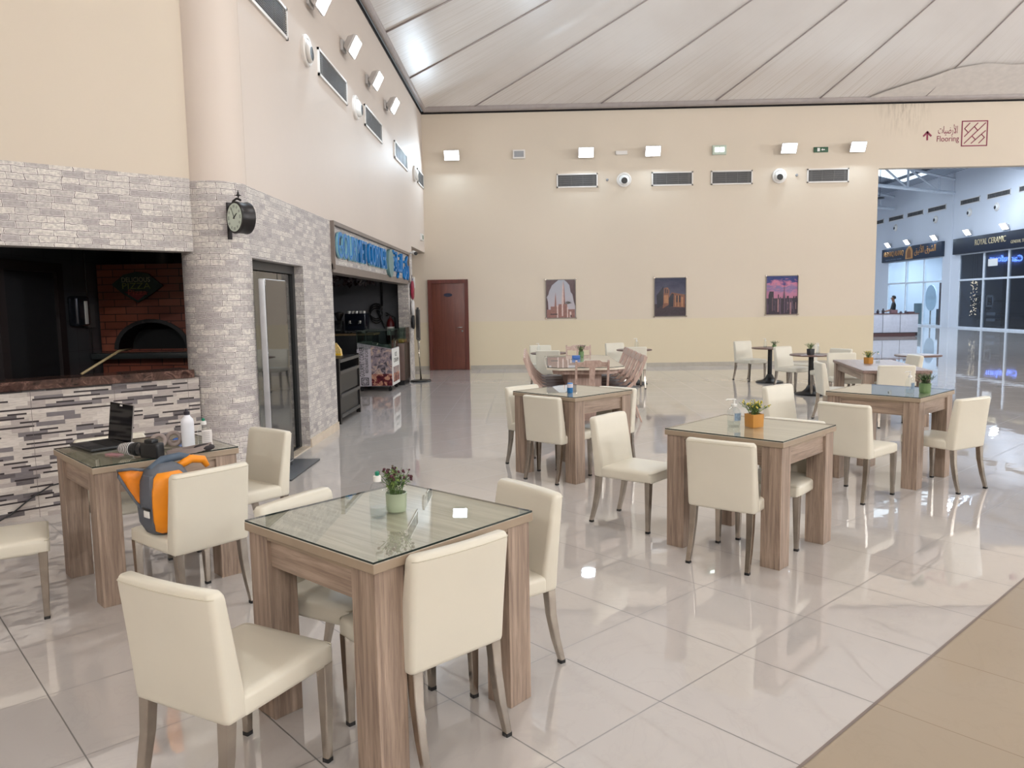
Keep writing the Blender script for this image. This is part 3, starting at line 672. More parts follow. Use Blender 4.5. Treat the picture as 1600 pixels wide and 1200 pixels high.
bm = bmesh.new(); pts = [(-1.985 + 0.105 * math.cos(2 * PI * i / 24), 1.845 + 0.045 * math.sin(2 * PI * i / 24)) for i in range(24)]
loft(bm, [[(x, YF - 0.05, z) for x, z in pts], [(x, YF - 0.06, z) for x, z in pts]]); bmesh.ops.recalc_face_normals(bm, faces=bm.faces[:])
nm = link('name_plate', bm, plain('navy_plate', srgb(30, 34, 58), 0.3), dr)

# ------------------------------------------------------------------ SHOP FRONT SIGN (left wall)
M_BLUE = plain('blue_letter_acrylic', srgb(20, 112, 178), 0.35, var=0.05); M_BLUED = plain('pale_letter_edge', srgb(130, 176, 190), 0.4)
sg = thing('shop_sign', 'brick backed restaurant sign with tall blue raised letters over the cafe opening', 'sign', (XL, 13.05, 2.38), R(90))
HW = 3.12
bm = bmesh.new(); box(bm, -HW, HW, 0.0, 0.12, -0.23, 0.27); uvl = bm.loops.layers.uv.new('UVMap')
for f in bm.faces:
    for lp in f.loops: lp[uvl].uv = (lp.vert.co.x, lp.vert.co.z)
link('sign_panel', bm, M_BRICK, sg)
bm = bmesh.new()
for d in ((-HW, HW, -0.05, 0.12, 0.27, 0.32), (-HW, -HW + 0.03, -0.05, 0.12, -0.30, 0.27), (HW - 0.03, HW, -0.05, 0.12, -0.30, 0.27), (-HW, HW, -0.02, 0.2, -0.335, -0.23)): box(bm, *d)
link('sign_frame', bm, plain('taupe_sign_frame', srgb(118, 106, 98), 0.5), sg)
def sign_text(nm, body, size, cx, cz, fit, mat, ext=0.03):
    M = Matrix.Translation((cx, -0.032, cz)) @ Matrix(((1, 0, 0, 0), (0, 0, -1, 0), (0, 1, 0, 0), (0, 0, 0, 1)))
    return text(nm, body, size, mat, sg, M, ext, fit=fit)
sign_text('lettering_edge', 'GOURMET CORNER', 0.50, -1.20, 0.01, 3.50, M_BLUED, 0.014); sign_text('lettering', 'GOURMET CORNER', 0.485, -1.205, 0.015, 3.46, M_BLUE, 0.022)
def dot_disc(name, cx, cz, r, mat, y0, y1):
    bm = bmesh.new(); n = 28
    loft(bm, [[(cx + r * math.cos(2 * PI * i / n), y0, cz + r * math.sin(2 * PI * i / n)) for i in range(n)], [(cx + r * math.cos(2 * PI * i / n), y1, cz + r * math.sin(2 * PI * i / n)) for i in range(n)]])
    bmesh.ops.recalc_face_normals(bm, faces=bm.faces[:]); return link(name, bm, mat, sg, smooth=R(40))
dd = dot_disc('logo_disc', 0.92, -0.01, 0.25, plain('sage_disc', srgb(96, 128, 130), 0.4), -0.06, 0.0)
AR = {'re': 0xFEAD, 'kaf_i': 0xFEDB, 'noon_f': 0xFEE6, 'alef': 0xFE8D, 'lam_i': 0xFEDF, 'thal_f': 0xFEAC, 'waw': 0xFEED, 'alef_i': 0xFE8D, 'qaf_i': 0xFED7, 'teh_f': 0xFE94}
ar_g = ''.join(chr(AR[k]) for k in reversed(['re', 'kaf_i', 'noon_f'])); ar_d = ''.join(chr(AR[k]) for k in reversed(['alef', 'lam_i', 'thal_f', 'waw', 'alef_i', 'qaf_i', 'teh_f']))
sign_text('arabic_lettering', ar_d + ' ' + ar_g, 0.52, 2.10, 0.02, 1.85, M_BLUE, 0.022)
bm = bmesh.new(); tube(bm, [(XL + 0.005, 16.55, 2.72), (XL + 0.10, 16.55, 2.72)], 0.02, 10); 
cc = thing('security_camera', 'small white bullet camera at the far end of the restaurant sign', 'camera', (0, 0, 0))
link('mount', bm, M_WHITEP, cc, smooth=True)
bm = bmesh.new(); tube(bm, [(XL + 0.07, 16.6, 2.73), (XL + 0.16, 16.32, 2.69)], 0.04, 16); link('body', bm, M_WHITEP, cc, smooth=R(40))
bm = bmesh.new(); tube(bm, [(XL + 0.16, 16.32, 2.69), (XL + 0.168, 16.295, 2.687)], 0.036, 16); link('lens', bm, M_BLACK, cc, smooth=R(40))

# hanging oval plaques on the brick pier
hp = thing('hanging_plaque_chain', 'vertical chain of red, white and black oval plaques on the end of the brick pier', 'sign', (XL + 0.02, 16.3, 0))
for nm_, z0, z1, m in (('red_plaque', 1.73, 2.13, plain('crimson_enamel', srgb(134, 34, 56), 0.3)), ('white_plaque', 1.38, 1.72, plain('pale_enamel', srgb(206, 200, 196), 0.3)), ('black_plaque', 1.10, 1.40, M_BLACK)):
    bm = bmesh.new(); n = 24; zc, rz_ = (z0 + z1) / 2, (z1 - z0) / 2; ry = 0.115
    rg = lambda x, s: [(x, 0.2 + ry * s * math.cos(2 * PI * i / n), zc + rz_ * s * math.sin(2 * PI * i / n)) for i in range(n)]
    loft(bm, [rg(0.0, 0.9), rg(0.01, 1.0), rg(0.04, 1.0), rg(0.05, 0.9)]); bmesh.ops.recalc_face_normals(bm, faces=bm.faces[:]); link(nm_, bm, m, hp, smooth=R(40))
bm = bmesh.new(); tube(bm, [(0.02, 0.2, 2.25), (0.02, 0.2, 1.1)], 0.006); link('cord', bm, M_BLACK, hp)
hd = thing('hand_sanitizer_dispenser', 'small white and blue wall dispenser left of the brown door', 'dispenser', (-2.86, YF, 2.16))
bbox('body', (-0.07, 0.07, -0.1, 0, -0.14, 0.14), M_WHITEP, hd, 0.02); bbox('window', (-0.03, 0.03, -0.106, -0.1, 0.02, 0.1), plain('blue_window', srgb(50, 80, 150), 0.3), hd)

# ------------------------------------------------------------------ CLOCK on the column
ck = thing('station_clock', 'round double sided black station clock on a scroll bracket on the brick column', 'clock', (-2.615, 6.80, 2.375), R(-40))
# local +x runs out from the column
bbox('wall_plate', (-0.02, 0.0, -0.02, 0.02, -0.17, 0.15), M_BLKMETAL, ck, 0.004)
bm = bmesh.new(); tube(bm, [(0, 0, 0.02), (0.03, 0, 0.10), (0.08, 0, 0.155), (0.14, 0, 0.17), (0.20, 0, 0.15)], 0.010); tube(bm, [(0, 0, 0.10), (0.04, 0, 0.13), (0.09, 0, 0.15)], 0.007)
tube(bm, [(0.02, 0, 0.02), (0.045, 0, 0.04), (0.05, 0, 0.07), (0.03, 0, 0.085), (0.015, 0, 0.06)], 0.006); tube(bm, [(0.0, 0, -0.08), (0.05, 0, -0.09)], 0.008); tube(bm, [(0.0, 0, 0.02), (0.05, 0, 0.0)], 0.008); link('bracket', bm, M_BLKMETAL, ck, smooth=True)
fc_ = bmesh.new(); lathe(fc_, [(0.004, 0), (0.006, 0.02), (0.018, 0.028), (0.010, 0.04), (0.006, 0.055), (0.001, 0.075)], 12, (0.165, 0, 0.165))
for a in range(4):
    ang = R(45 + 90 * a); tube(fc_, [(0.165, 0, 0.19), (0.165 + 0.025 * math.cos(ang), 0.025 * math.sin(ang), 0.193)], 0.0035)
link('finial', fc_, M_BLKMETAL, ck, smooth=True)
def disc_y(bm, cx, cz, prof, n=40, mi=0, cap=True): loft(bm, [[(cx + r * math.cos(2 * PI * i / n), y, cz + r * math.sin(2 * PI * i / n)) for i in range(n)] for r, y in prof], cap, mi); bmesh.ops.recalc_face_normals(bm, faces=bm.faces[:])
CCX = 0.195
bm = bmesh.new(); disc_y(bm, CCX, 0.0, [(0.118, -0.060), (0.135, -0.062), (0.138, -0.05), (0.132, -0.03), (0.132, 0.03), (0.138, 0.05), (0.135, 0.062), (0.118, 0.060)]); link('case', bm, M_BLKMETAL, ck, smooth=R(50))
for sy in (-1, 1):
    bm = bmesh.new(); disc_y(bm, CCX, 0.0, [(0.119, sy * 0.061), (0.119, sy * 0.064)]); dial = link('dial', bm, plain('pale_green_dial', srgb(196, 206, 192), 0.3, var=0.02), ck)
    bm = bmesh.new()
    for k in range(12):
        a = 2 * PI * k / 12; ca, sa = math.cos(a), math.sin(a); n_ = 3 if k % 3 == 0 else 2
        for q in range(n_):
            off = (q - (n_ - 1) / 2) * 0.011
            P_ = [(0.082, off - 0.0022), (0.106, off - 0.0022), (0.106, off + 0.0022), (0.082, off + 0.0022)]
            bm.faces.new([bm.verts.new((CCX + r * ca - o_ * sa, sy * 0.0648, r * sa + o_ * ca)) for r, o_ in P_])
    bmesh.ops.recalc_face_normals(bm, faces=bm.faces[:]); link('numerals', bm, M_BLACK, dial)
    for nm_, ang, ln, wd in (('minute_hand', 118, 0.085, 0.006), ('hour_hand', 35, 0.055, 0.009)):
        a = R(ang) if sy < 0 else PI - R(ang); bm = bmesh.new(); tube(bm, [(CCX - 0.015 * math.cos(a), sy * 0.067, -0.015 * math.sin(a)), (CCX + ln * math.cos(a), sy * 0.067, ln * math.sin(a))], [wd * 0.5, wd * 0.3], 6); link(nm_, bm, M_BLACK, dial)

# ------------------------------------------------------------------ GLASS DOOR in the left wall and the room behind
M_DFRAME = plain('dark_door_frame', srgb(46, 46, 46), 0.4, 0.3)
M_DGLASS = glassy('door_glass', (0.62, 0.68, 0.64), 1.5, 1.6)
gd = bpy.data.objects.new('door_2', None); COL.objects.link(gd); gd.location = (XL - 0.13, 0, 0); struct(gd)
bm = bmesh.new()
for d in ((-0.03, 0.03, 6.86, 8.66, 1.97, 2.06), (-0.03, 0.03, 8.58, 8.66, 0, 1.97), (-0.03, 0.03, 6.86, 6.93, 0, 1.97), (-0.03, 0.03, 6.93, 8.58, 0.0, 0.025)): box(bm, *d)
link('door_frame', bm, M_DFRAME, gd)
bm = bmesh.new(); box(bm, -0.006, 0.006, 6.94, 8.12, 0.03, 1.96); link('glass_leaf', bm, M_DGLASS, gd)
bm = bmesh.new(); box(bm, -0.006, 0.006, 8.14, 8.57, 0.03, 1.96); link('glass_panel', bm, M_DGLASS, gd)
bbox('patch_fitting', (-0.02, 0.02, 7.02, 7.2, 1.84, 1.95), M_CHROME, gd, 0.004)
bm = bmesh.new(); lathe(bm, [(0.004, -0.36), (0.016, -0.35), (0.02, -0.335), (0.01, -0.32), (0.012, -0.30), (0.026, -0.27), (0.026, -0.24), (0.012, -0.2), (0.009, -0.1), (0.012, 0), (0.009, 0.1), (0.012, 0.2), (0.026, 0.24), (0.026, 0.27), (0.012, 0.3), (0.01, 0.32), (0.02, 0.335), (0.016, 0.35), (0.004, 0.365)], 16, (0.07, 7.0, 1.10))
tube(bm, [(0.0, 7.0, 1.36), (0.07, 7.0, 1.36)], 0.01); tube(bm, [(0.0, 7.0, 0.84), (0.07, 7.0, 0.84)], 0.01); link('pull_handle', bm, M_BLKMETAL, gd, smooth=True)
bm = bmesh.new(); tube(bm, [(0.0, 8.05, 0.95), (0.05, 8.05, 0.95), (0.05, 7.93, 0.95)], 0.008); link('lever', bm, M_CHROME, gd, smooth=True)
wallbox('trim_6', (XL - 0.22, XL, 6.86, 8.66, 0.0, 0.012), MATS['ivory_skirting_tile'])
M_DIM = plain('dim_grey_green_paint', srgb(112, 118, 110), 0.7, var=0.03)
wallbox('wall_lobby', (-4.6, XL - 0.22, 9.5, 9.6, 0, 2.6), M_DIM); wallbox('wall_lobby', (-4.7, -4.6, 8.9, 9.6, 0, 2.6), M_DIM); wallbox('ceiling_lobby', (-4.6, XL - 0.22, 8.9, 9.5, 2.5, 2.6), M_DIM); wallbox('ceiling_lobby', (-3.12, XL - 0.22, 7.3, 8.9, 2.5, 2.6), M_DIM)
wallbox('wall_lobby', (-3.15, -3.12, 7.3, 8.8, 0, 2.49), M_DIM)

# digital signage totem in front of the door
tt = thing('signage_totem', 'tall slim digital signage totem with dark mirror screen in front of glass door', 'display', (-2.42, 7.36, 0))
bbox('casing', (-0.06, 0.0, -0.31, 0.31, 0.05, 1.87), plain('silver_casing', srgb(176, 176, 178), 0.35, 0.3), tt, 0.012, 3)
t_ = NT('black_mirror_screen'); t_.color((0.012, 0.012, 0.013)); t_.set(rough=0.03, spec=1.0, ior=1.7); M_SCREEN = t_.m
bbox('screen', (0.0, 0.004, -0.304, 0.304, 0.07, 1.862), M_SCREEN, tt, 0.001, 1)
bbox('base_plate', (-0.10, 0.20, -0.42, 0.56, 0.0, 0.018), plain('dark_steel_plate', srgb(92, 94, 98), 0.4, 0.5), tt, 0.006)
bbox('plinth', (-0.055, -0.005, -0.27, 0.27, 0.015, 0.06), M_BLACK, tt)

# ------------------------------------------------------------------ KITCHEN behind the hatch
M_KW = None
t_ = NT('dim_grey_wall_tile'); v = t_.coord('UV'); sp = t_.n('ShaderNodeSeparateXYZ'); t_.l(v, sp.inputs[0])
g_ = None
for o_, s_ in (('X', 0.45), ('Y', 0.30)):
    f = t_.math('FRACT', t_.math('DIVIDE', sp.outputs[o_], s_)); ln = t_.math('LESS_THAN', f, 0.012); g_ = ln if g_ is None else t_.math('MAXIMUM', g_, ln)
t_.color(t_.mix(g_, srgb(62, 64, 68), srgb(30, 30, 32))); t_.set(rough=0.3); M_KW = t_.m  # tile grey set darker so the kitchen reads as unlit
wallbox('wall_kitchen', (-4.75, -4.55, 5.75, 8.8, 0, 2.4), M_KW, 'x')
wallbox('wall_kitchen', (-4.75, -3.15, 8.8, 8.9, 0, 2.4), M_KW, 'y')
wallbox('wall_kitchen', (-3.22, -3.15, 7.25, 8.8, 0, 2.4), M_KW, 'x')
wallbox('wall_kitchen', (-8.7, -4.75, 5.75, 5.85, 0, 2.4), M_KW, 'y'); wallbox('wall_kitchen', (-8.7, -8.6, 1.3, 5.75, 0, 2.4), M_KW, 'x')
bm = bmesh.new()
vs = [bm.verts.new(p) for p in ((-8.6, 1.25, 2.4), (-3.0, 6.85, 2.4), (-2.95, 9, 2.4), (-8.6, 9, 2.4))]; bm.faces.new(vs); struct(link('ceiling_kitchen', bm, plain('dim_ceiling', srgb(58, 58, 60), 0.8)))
# dark doorway in the kitchen side wall
kd = struct(bbox('door_3', (-4.55, -4.535, 6.56, 7.30, 0, 1.97), plain('near_black_opening', srgb(10, 11, 14), 0.6), None))
bm = bmesh.new()
for d in ((-4.55, -4.50, 6.46, 6.56, 0, 2.06), (-4.55, -4.50, 7.30, 7.40, 0, 2.06), (-4.55, -4.50, 6.56, 7.30, 1.97, 2.06)): box(bm, *d)
link('door_frame', bm, plain('dark_brown_frame', srgb(30, 22, 22), 0.5), kd)
pt = thing('paper_towel_dispenser', 'chrome and white paper towel dispenser on the dim kitchen wall', 'dispenser', (-4.55, 7.62, 1.60), R(90))
bbox('cover', (-0.11, 0.11, -0.11, 0, -0.15, 0.15), plain('dark_chrome', srgb(70, 74, 84), 0.15, 0.8), pt, 0.03, 3); bbox('front_strip', (0.0, 0.05, -0.118, -0.108, -0.13, 0.10), M_WHITEP, pt, 0.005)
sk = thing('wall_socket_box', 'grey electrical box and conduit on the dim kitchen wall beside the dispenser', 'socket', (-4.55, 7.84, 1.55), R(90))
bbox('box', (-0.07, 0.07, -0.05, 0, -0.12, 0.12), plain('dim_grey_plastic', srgb(84, 84, 84), 0.5), sk, 0.008)
bm = bmesh.new(); tube(bm, [(0, -0.02, 0.12), (0, -0.02, 0.85)], 0.008); tube(bm, [(0.02, -0.02, -0.12), (0.03, -0.02, -0.6), (0.07, -0.03, -1.1)], 0.008); link('conduit', bm, M_BLACK, sk)
# pizza oven
ov = thing('pizza_oven', 'red brick pizza oven with dark arched mouth inside the kitchen', 'oven', (-3.9, 8.06, 0))
t_ = NT('glazed_red_brick'); v = t_.coord('UV')
b_ = t_.n('ShaderNodeTexBrick', offset=0.5); t_.l(v, b_.inputs['Vector'])
for k, q in (('Scale', 1.0), ('Brick Width', 0.235), ('Row Height', 0.078), ('Mortar Size', 0.004), ('Mortar Smooth', 0.2)): b_.inputs[k].default_value = q
b_.inputs['Color1'].default_value = (*srgb(104, 54, 42), 1); b_.inputs['Color2'].default_value = (*srgb(128, 72, 54), 1); b_.inputs['Mortar'].default_value = (*srgb(26, 14, 14), 1)
c = b_.outputs['Color']; t_.color(c); t_.set(rough=0.3); M_OVEN = t_.m
bm = bmesh.new(); uvl = bm.loops.layers.uv.new('UVMap')
XA, XB, ZA, ZB = -0.64, 0.67, 0.0, 2.08; acx, az, aw, ah = -0.09, 1.19, 0.36, 0.28
arc = [(acx + aw * math.cos(R(a)), az + ah * math.sin(R(a))) for a in range(0, 181, 12)]
outer = [(XB, ZA), (XB, ZB), (XA, ZB), (XA, ZA)]
def qf(pts): 
    f = bm.faces.new([bm.verts.new((x, 0, z)) for x, z in pts])
    for lp in f.loops: lp[uvl].uv = (lp.vert.co.x, lp.vert.co.z)
qf([(XA, ZA), (XB, ZA), (XB, az), (XA, az)])
half = len(arc) // 2
qf([(XB, az)] + [(XB, ZB)] + [(acx, ZB)] + [arc[i] for i in range(half, -1, -1)])
qf([(acx, ZB), (XA, ZB), (XA, az)] + [arc[i] for i in range(len(arc) - 1, half - 1, -1)])
for a, b in zip(arc[:-1], arc[1:]):
    f = bm.faces.new([bm.verts.new(p) for p in ((a[0], 0, a[1]), (b[0], 0, b[1]), (b[0], 0.3, b[1]), (a[0], 0.3, a[1]))])
f = bm.faces.new([bm.verts.new(p) for p in ((XA, 0, ZA), (XA, 0, ZB), (XA, 0.7, ZB), (XA, 0.7, ZA))])
for lp in f.loops: lp[uvl].uv = (lp.vert.co.y, lp.vert.co.z)
f = bm.faces.new([bm.verts.new(p) for p in ((XA, 0, ZB), (XB, 0, ZB), (XB, 0.7, ZB), (XA, 0.7, ZB))])
link('brick_body', bm, M_OVEN, ov)
bm = bmesh.new(); box(bm, -0.52, 0.34, 0.28, 0.34, 1.15, 1.55); link('mouth', bm, plain('mouth_black', srgb(14, 14, 15), 0.9), ov)  # near-black plate closing the mouth behind the arch
bm = bmesh.new()
for a in range(0, 180, 12):
    a0, a1 = R(a), R(a + 12); p = []
    for aa in (a0, a1):
        for rr_ in (1.0, 1.13): p.append((acx + aw * rr_ * math.cos(aa), az + ah * rr_ * math.sin(aa)))
    quads = [p[0], p[1], p[3], p[2]]
    lo = [bm.verts.new((x, 0.0, z)) for x, z in quads]; hi = [bm.verts.new((x, -0.02, z)) for x, z in quads]
    bm.faces.new(hi); 
    for i in range(4): bm.faces.new((lo[i], lo[(i + 1) % 4], hi[(i + 1) % 4], hi[i]))
bmesh.ops.recalc_face_normals(bm, faces=bm.faces[:]); link('arch_ring', bm, plain('blackened_iron', srgb(24, 22, 22), 0.6), ov)
bbox('ledge', (-0.64, 0.66, -0.22, 0.02, 1.10, 1.16), plain('dark_slab', srgb(40, 44, 44), 0.3), ov, 0.008)
bm = bmesh.new(); tube(bm, [(0.0, 0.18, 2.08), (0.0, 0.18, 2.39)], 0.10, 24); link('flue', bm, plain('dull_duct', srgb(56, 58, 56), 0.4, 0.5), ov, smooth=R(40))
ps = thing('pizza_sign', 'dark diamond shaped pizza sign hanging on the red brick oven', 'sign', (-4.10, 8.055, 1.85))
bm = bmesh.new(); pts = [(0.27, 0), (0.12, 0.13), (0.0, 0.15), (-0.14, 0.12), (-0.27, 0.02), (-0.14, -0.09), (0, -0.17), (0.12, -0.10)]
loft(bm, [[(x, -0.004, z) for x, z in pts], [(x, -0.03, z) for x, z in pts]]); bmesh.ops.recalc_face_normals(bm, faces=bm.faces[:]); link('board', bm, plain('dark_green_board', srgb(24, 44, 36), 0.5), ps)
bm = bmesh.new(); fc = bm.faces.new([bm.verts.new((x, -0.031, z)) for x, z in ((-0.14, -0.055), (0, -0.15), (0.12, -0.06))]); link('red_field', bm, plain('dark_red_field', srgb(100, 26, 30), 0.5), ps)
M_DIMY = plain('dim_cream_letter', srgb(150, 146, 120), 0.6)
text('lettering', 'DELICIOUS', 0.07, M_DIMY, ps, frame_on_y(-0.01, -0.032, 0.065), 0.002, fit=0.30)
text('lettering', 'PIZZA', 0.09, plain('dim_green_letter', srgb(110, 116, 60), 0.6), ps, frame_on_y(-0.01, -0.032, 0.0), 0.002, fit=0.30)
text('lettering', 'Pizza', 0.08, plain('dim_red_letter', srgb(150, 70, 62), 0.6), ps, frame_on_y(-0.0, -0.032, -0.065), 0.002, fit=0.2)
bm = bmesh.new(); tube(bm, [K(0.30, 0.12, 1.09), K(0.72, 0.55, 1.24), K(1.0, 1.1, 1.23)], 0.011, 8)
tag(link('peel_handle', bm, plain('pale_wood_stick', srgb(132, 116, 84), 0.5), smooth=True), 'long pale wooden pizza peel stick leaning on the marble counter', 'stick')

# ------------------------------------------------------------------ CAFE behind the wide opening
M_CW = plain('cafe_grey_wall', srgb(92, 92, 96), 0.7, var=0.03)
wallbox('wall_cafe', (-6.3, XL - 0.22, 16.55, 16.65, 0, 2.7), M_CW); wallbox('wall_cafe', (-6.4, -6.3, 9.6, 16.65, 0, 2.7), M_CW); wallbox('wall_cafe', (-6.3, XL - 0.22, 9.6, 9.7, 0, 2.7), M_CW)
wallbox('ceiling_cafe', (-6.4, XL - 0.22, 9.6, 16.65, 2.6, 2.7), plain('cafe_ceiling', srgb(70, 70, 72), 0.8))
# plants / dark trellis under the cafe ceiling
tr = thing('ceiling_trellis', 'dark wooden trellis with hanging leaves under the cafe ceiling', 'trellis', (-3.3, 13.0, 2.0))
bm = bmesh.new()
for k in range(6): box(bm, -0.75 + k * 0.24, -0.70 + k * 0.24, -2.6, 2.0, 0.20, 0.26)
for k in range(9): box(bm, -0.8, 0.50, -2.5 + k * 0.55, -2.44 + k * 0.55, 0.14, 0.20)
link('slats', bm, plain('black_brown_wood', srgb(26, 18, 18), 0.6), tr)
bm = bmesh.new(); rr = random.Random(11)
for k in range(420):
    p = Vector((rr.uniform(-0.7, 0.42), rr.uniform(-2.4, 1.9), rr.uniform(-0.02, 0.18))); a = Euler((rr.uniform(-1, 1), rr.uniform(-1, 1), rr.uniform(0, 6.3))).to_matrix()
    s = rr.uniform(0.04, 0.09); bm.faces.new([bm.verts.new(p + a @ Vector(q) * s) for q in ((-1, 0, 0), (0, -0.4, 0.1), (1, 0, 0), (0, 0.4, 0.1))])
link('leaves', bm, plain('dark_maroon_leaf', srgb(44, 22, 26), 0.6), tr)['kind'] = 'stuff'
# counter run inside the cafe
bc = thing('back_counter', 'dark cafe counter carrying the coffee machines behind the freezer', 'counter', (-3.7, 15.7, 0))
bbox('body', (-0.75, 0.55, -0.3, 0.3, 0, 1.02), plain('counter_dark_front', srgb(26, 26, 30), 0.4), bc, 0.005); bbox('worktop', (-0.78, 0.58, -0.33, 0.33, 1.02, 1.06), plain('counter_wood_top', srgb(110, 88, 60), 0.4), bc, 0.005)
cm = thing('espresso_machine', 'black and chrome espresso machine on the dark cafe counter', 'coffee machine', (-3.50, 15.6, 1.06))
bbox('body', (-0.21, 0.21, -0.18, 0.2, 0.03, 0.40), plain('dark_blue_black_enamel', srgb(20, 24, 34), 0.2, 0.3), cm, 0.02, 3); bbox('drip_tray', (-0.19, 0.19, -0.26, -0.16, 0.03, 0.07), M_CHROME, cm, 0.005)
for dx in (-0.1, 0.1):
    bm = bmesh.new(); lathe(bm, [(0.03, 0), (0.035, 0.03), (0.035, 0.06)], 16, (dx, -0.21, 0.20)); tube(bm, [(dx, -0.21, 0.21), (dx, -0.33, 0.20)], 0.010); link('group_head', bm, M_CHROME, cm, smooth=R(40))
bm = bmesh.new(); 
for k in range(5): lathe(bm, [(0.026, 0), (0.034, 0.05), (0.031, 0.05), (0.02, 0.005)], 12, (-0.15 + k * 0.075, -0.02 + 0.04 * (k % 2), 0.40))
link('cup_row', bm, M_WHITEP, cm, smooth=R(40))
for dx in (-0.16, 0.16): 
    for dy in (-0.13, 0.15): bm = bmesh.new(); lathe(bm, [(0.02, 0), (0.016, 0.035)], 10, (dx, dy, 0)); link('foot', bm, M_BLACK, cm)
gr = thing('coffee_grinder', 'black coffee grinder with a clear funnel hopper left of the espresso machine', 'coffee grinder', (-3.86, 15.6, 1.06))
bbox('body', (-0.08, 0.08, -0.12, 0.12, 0, 0.26), M_BLACK, gr, 0.015, 3); bm = bmesh.new(); lathe(bm, [(0.04, 0.26), (0.05, 0.29), (0.10, 0.40), (0.10, 0.42), (0.03, 0.44)], 20); link('hopper', bm, plain('smoked_hopper', srgb(40, 34, 32), 0.15), gr, smooth=R(40))
bbox('dosing_face', (-0.05, 0.05, -0.135, -0.12, 0.06, 0.2), M_CHROME, gr, 0.004)
fe = thing('fire_extinguisher', 'red fire extinguisher with white label on the cafe end wall', 'fire extinguisher', (-2.97, 16.44, 0.86))
bm = bmesh.new(); lathe(bm, [(0.06, 0), (0.085, 0.02), (0.085, 0.38), (0.05, 0.46), (0.025, 0.48), (0.02, 0.52)], 24); link('cylinder', bm, plain('extinguisher_red', srgb(96, 22, 26), 0.4), fe, smooth=R(40))
bm = bmesh.new(); lathe(bm, [(0.0865, 0.12), (0.0865, 0.30)], 24, cap=False); link('label', bm, M_WHITEP, fe, smooth=True)
bm = bmesh.new(); tube(bm, [(0, 0, 0.52), (0.0, 0, 0.56), (-0.1, 0, 0.60)], 0.014); tube(bm, [(0, 0, 0.56), (-0.09, 0, 0.54)], 0.010); tube(bm, [(0.02, 0, 0.53), (0.10, 0, 0.50), (0.11, 0, 0.2)], 0.012); link('valve', bm, M_BLACK, fe, smooth=True)
bm = bmesh.new(); pts = []
for k in range(40):
    a = k * 0.52; pts.append((-3.28 + 0.13 * math.cos(a), 16.50, 1.52 + 0.15 * math.sin(a) - 0.004 * k))
tube(bm, [(-3.15, 16.52, 2.6), (-3.15, 16.52, 1.6)] , 0.02); tube(bm, pts, 0.014, 8); tube(bm, [pts[-1], (-3.08, 16.5, 1.1), (-3.05, 16.5, 0.7)], 0.018)
tag(link('hose_reel', bm, M_BLACK, smooth=True), 'black hose looped below a vertical pipe on the cafe end wall', 'hose')
# low black panel gate at the opening
gt = thing('panel_gate', 'low black framed gate with two dark panels at the cafe opening edge', 'gate', (-2.62, 10.35, 0))
M_GREYBAR = plain('grey_bar', srgb(74, 74, 76), 0.4, 0.4)
for y in (0.0, 1.2): bm = bmesh.new(); box(bm, -0.03, 0.03, y, y + 0.05, 0, 0.90); link('post', bm, M_BLKMETAL, gt)
bm = bmesh.new()
for z in (0.86, 0.70, 0.38, 0.10): box(bm, 0.0, 0.035, 0.05, 1.2, z - 0.022, z + 0.022)
link('rails', bm, M_GREYBAR, gt)
for z0, z1 in ((0.12, 0.36), (0.42, 0.68)): bbox('panel', (-0.01, 0.01, 0.05, 1.2, z0, z1), plain('black_panel', srgb(20, 20, 24), 0.4), gt)
bbox('gate_shelf', (-0.42, -0.03, 0.0, 1.25, 0.84, 0.88), M_BLKMETAL, gt)
for y in (0.0, 1.2): bm = bmesh.new(); box(bm, -0.42, -0.38, y, y + 0.04, 0, 0.84); link('rear_leg', bm, M_BLKMETAL, gt)
tc = thing('paper_bag', 'small yellow printed peaked paper bag on the black gate shelf', 'bag', (-2.86, 11.3, 0.881))
bm = bmesh.new(); loft(bm, [rrect(0.085, 0.04, 0.008, 1) and [(x, y, 0) for x, y in rrect(0.085, 0.04, 0.008, 1)], [(x * 0.9, y * 0.8, 0.09) for x, y in rrect(0.085, 0.04, 0.008, 1)], [(x * 0.12, y * 0.12, 0.19) for x, y in rrect(0.085, 0.04, 0.008, 1)]]); link('body', bm, plain('yellow_print', srgb(222, 190, 120), 0.5, var=0.25, scale=40), tc)
bbox('yellow_band', (-0.08, 0.08, -0.046, -0.04, 0.01, 0.035), plain('bright_yellow', srgb(236, 190, 40), 0.5), tc)
# freezer
fz = thing('display_freezer', 'white ice cream freezer on castors wrapped in restaurant graphics with a glass lid', 'freezer', (-2.92, 14.75, 0))
FX0, FX1, FY0, FY1 = -0.33, 0.33, -0.38, 0.42
M_LILAC = plain('pale_lilac_wrap', srgb(198, 190, 198), 0.35, var=0.02)
bm = bmesh.new(); vs = []
for z, xa, xb in ((0.10, FX0, FX1), (0.10, FX0, FX1)): pass
pts = [(FX0, 0.10), (FX1, 0.10), (FX1, 0.80), (FX0, 0.92)]
lo = [bm.verts.new((x, FY0, z)) for x, z in pts]; hi = [bm.verts.new((x, FY1, z)) for x, z in pts]
bm.faces.new(lo); bm.faces.new(hi[::-1])
for i in range(4): bm.faces.new((lo[i], hi[i], hi[(i + 1) % 4], lo[(i + 1) % 4]))
bmesh.ops.recalc_face_normals(bm, faces=bm.faces[:]); link('body', bm, M_LILAC, fz)
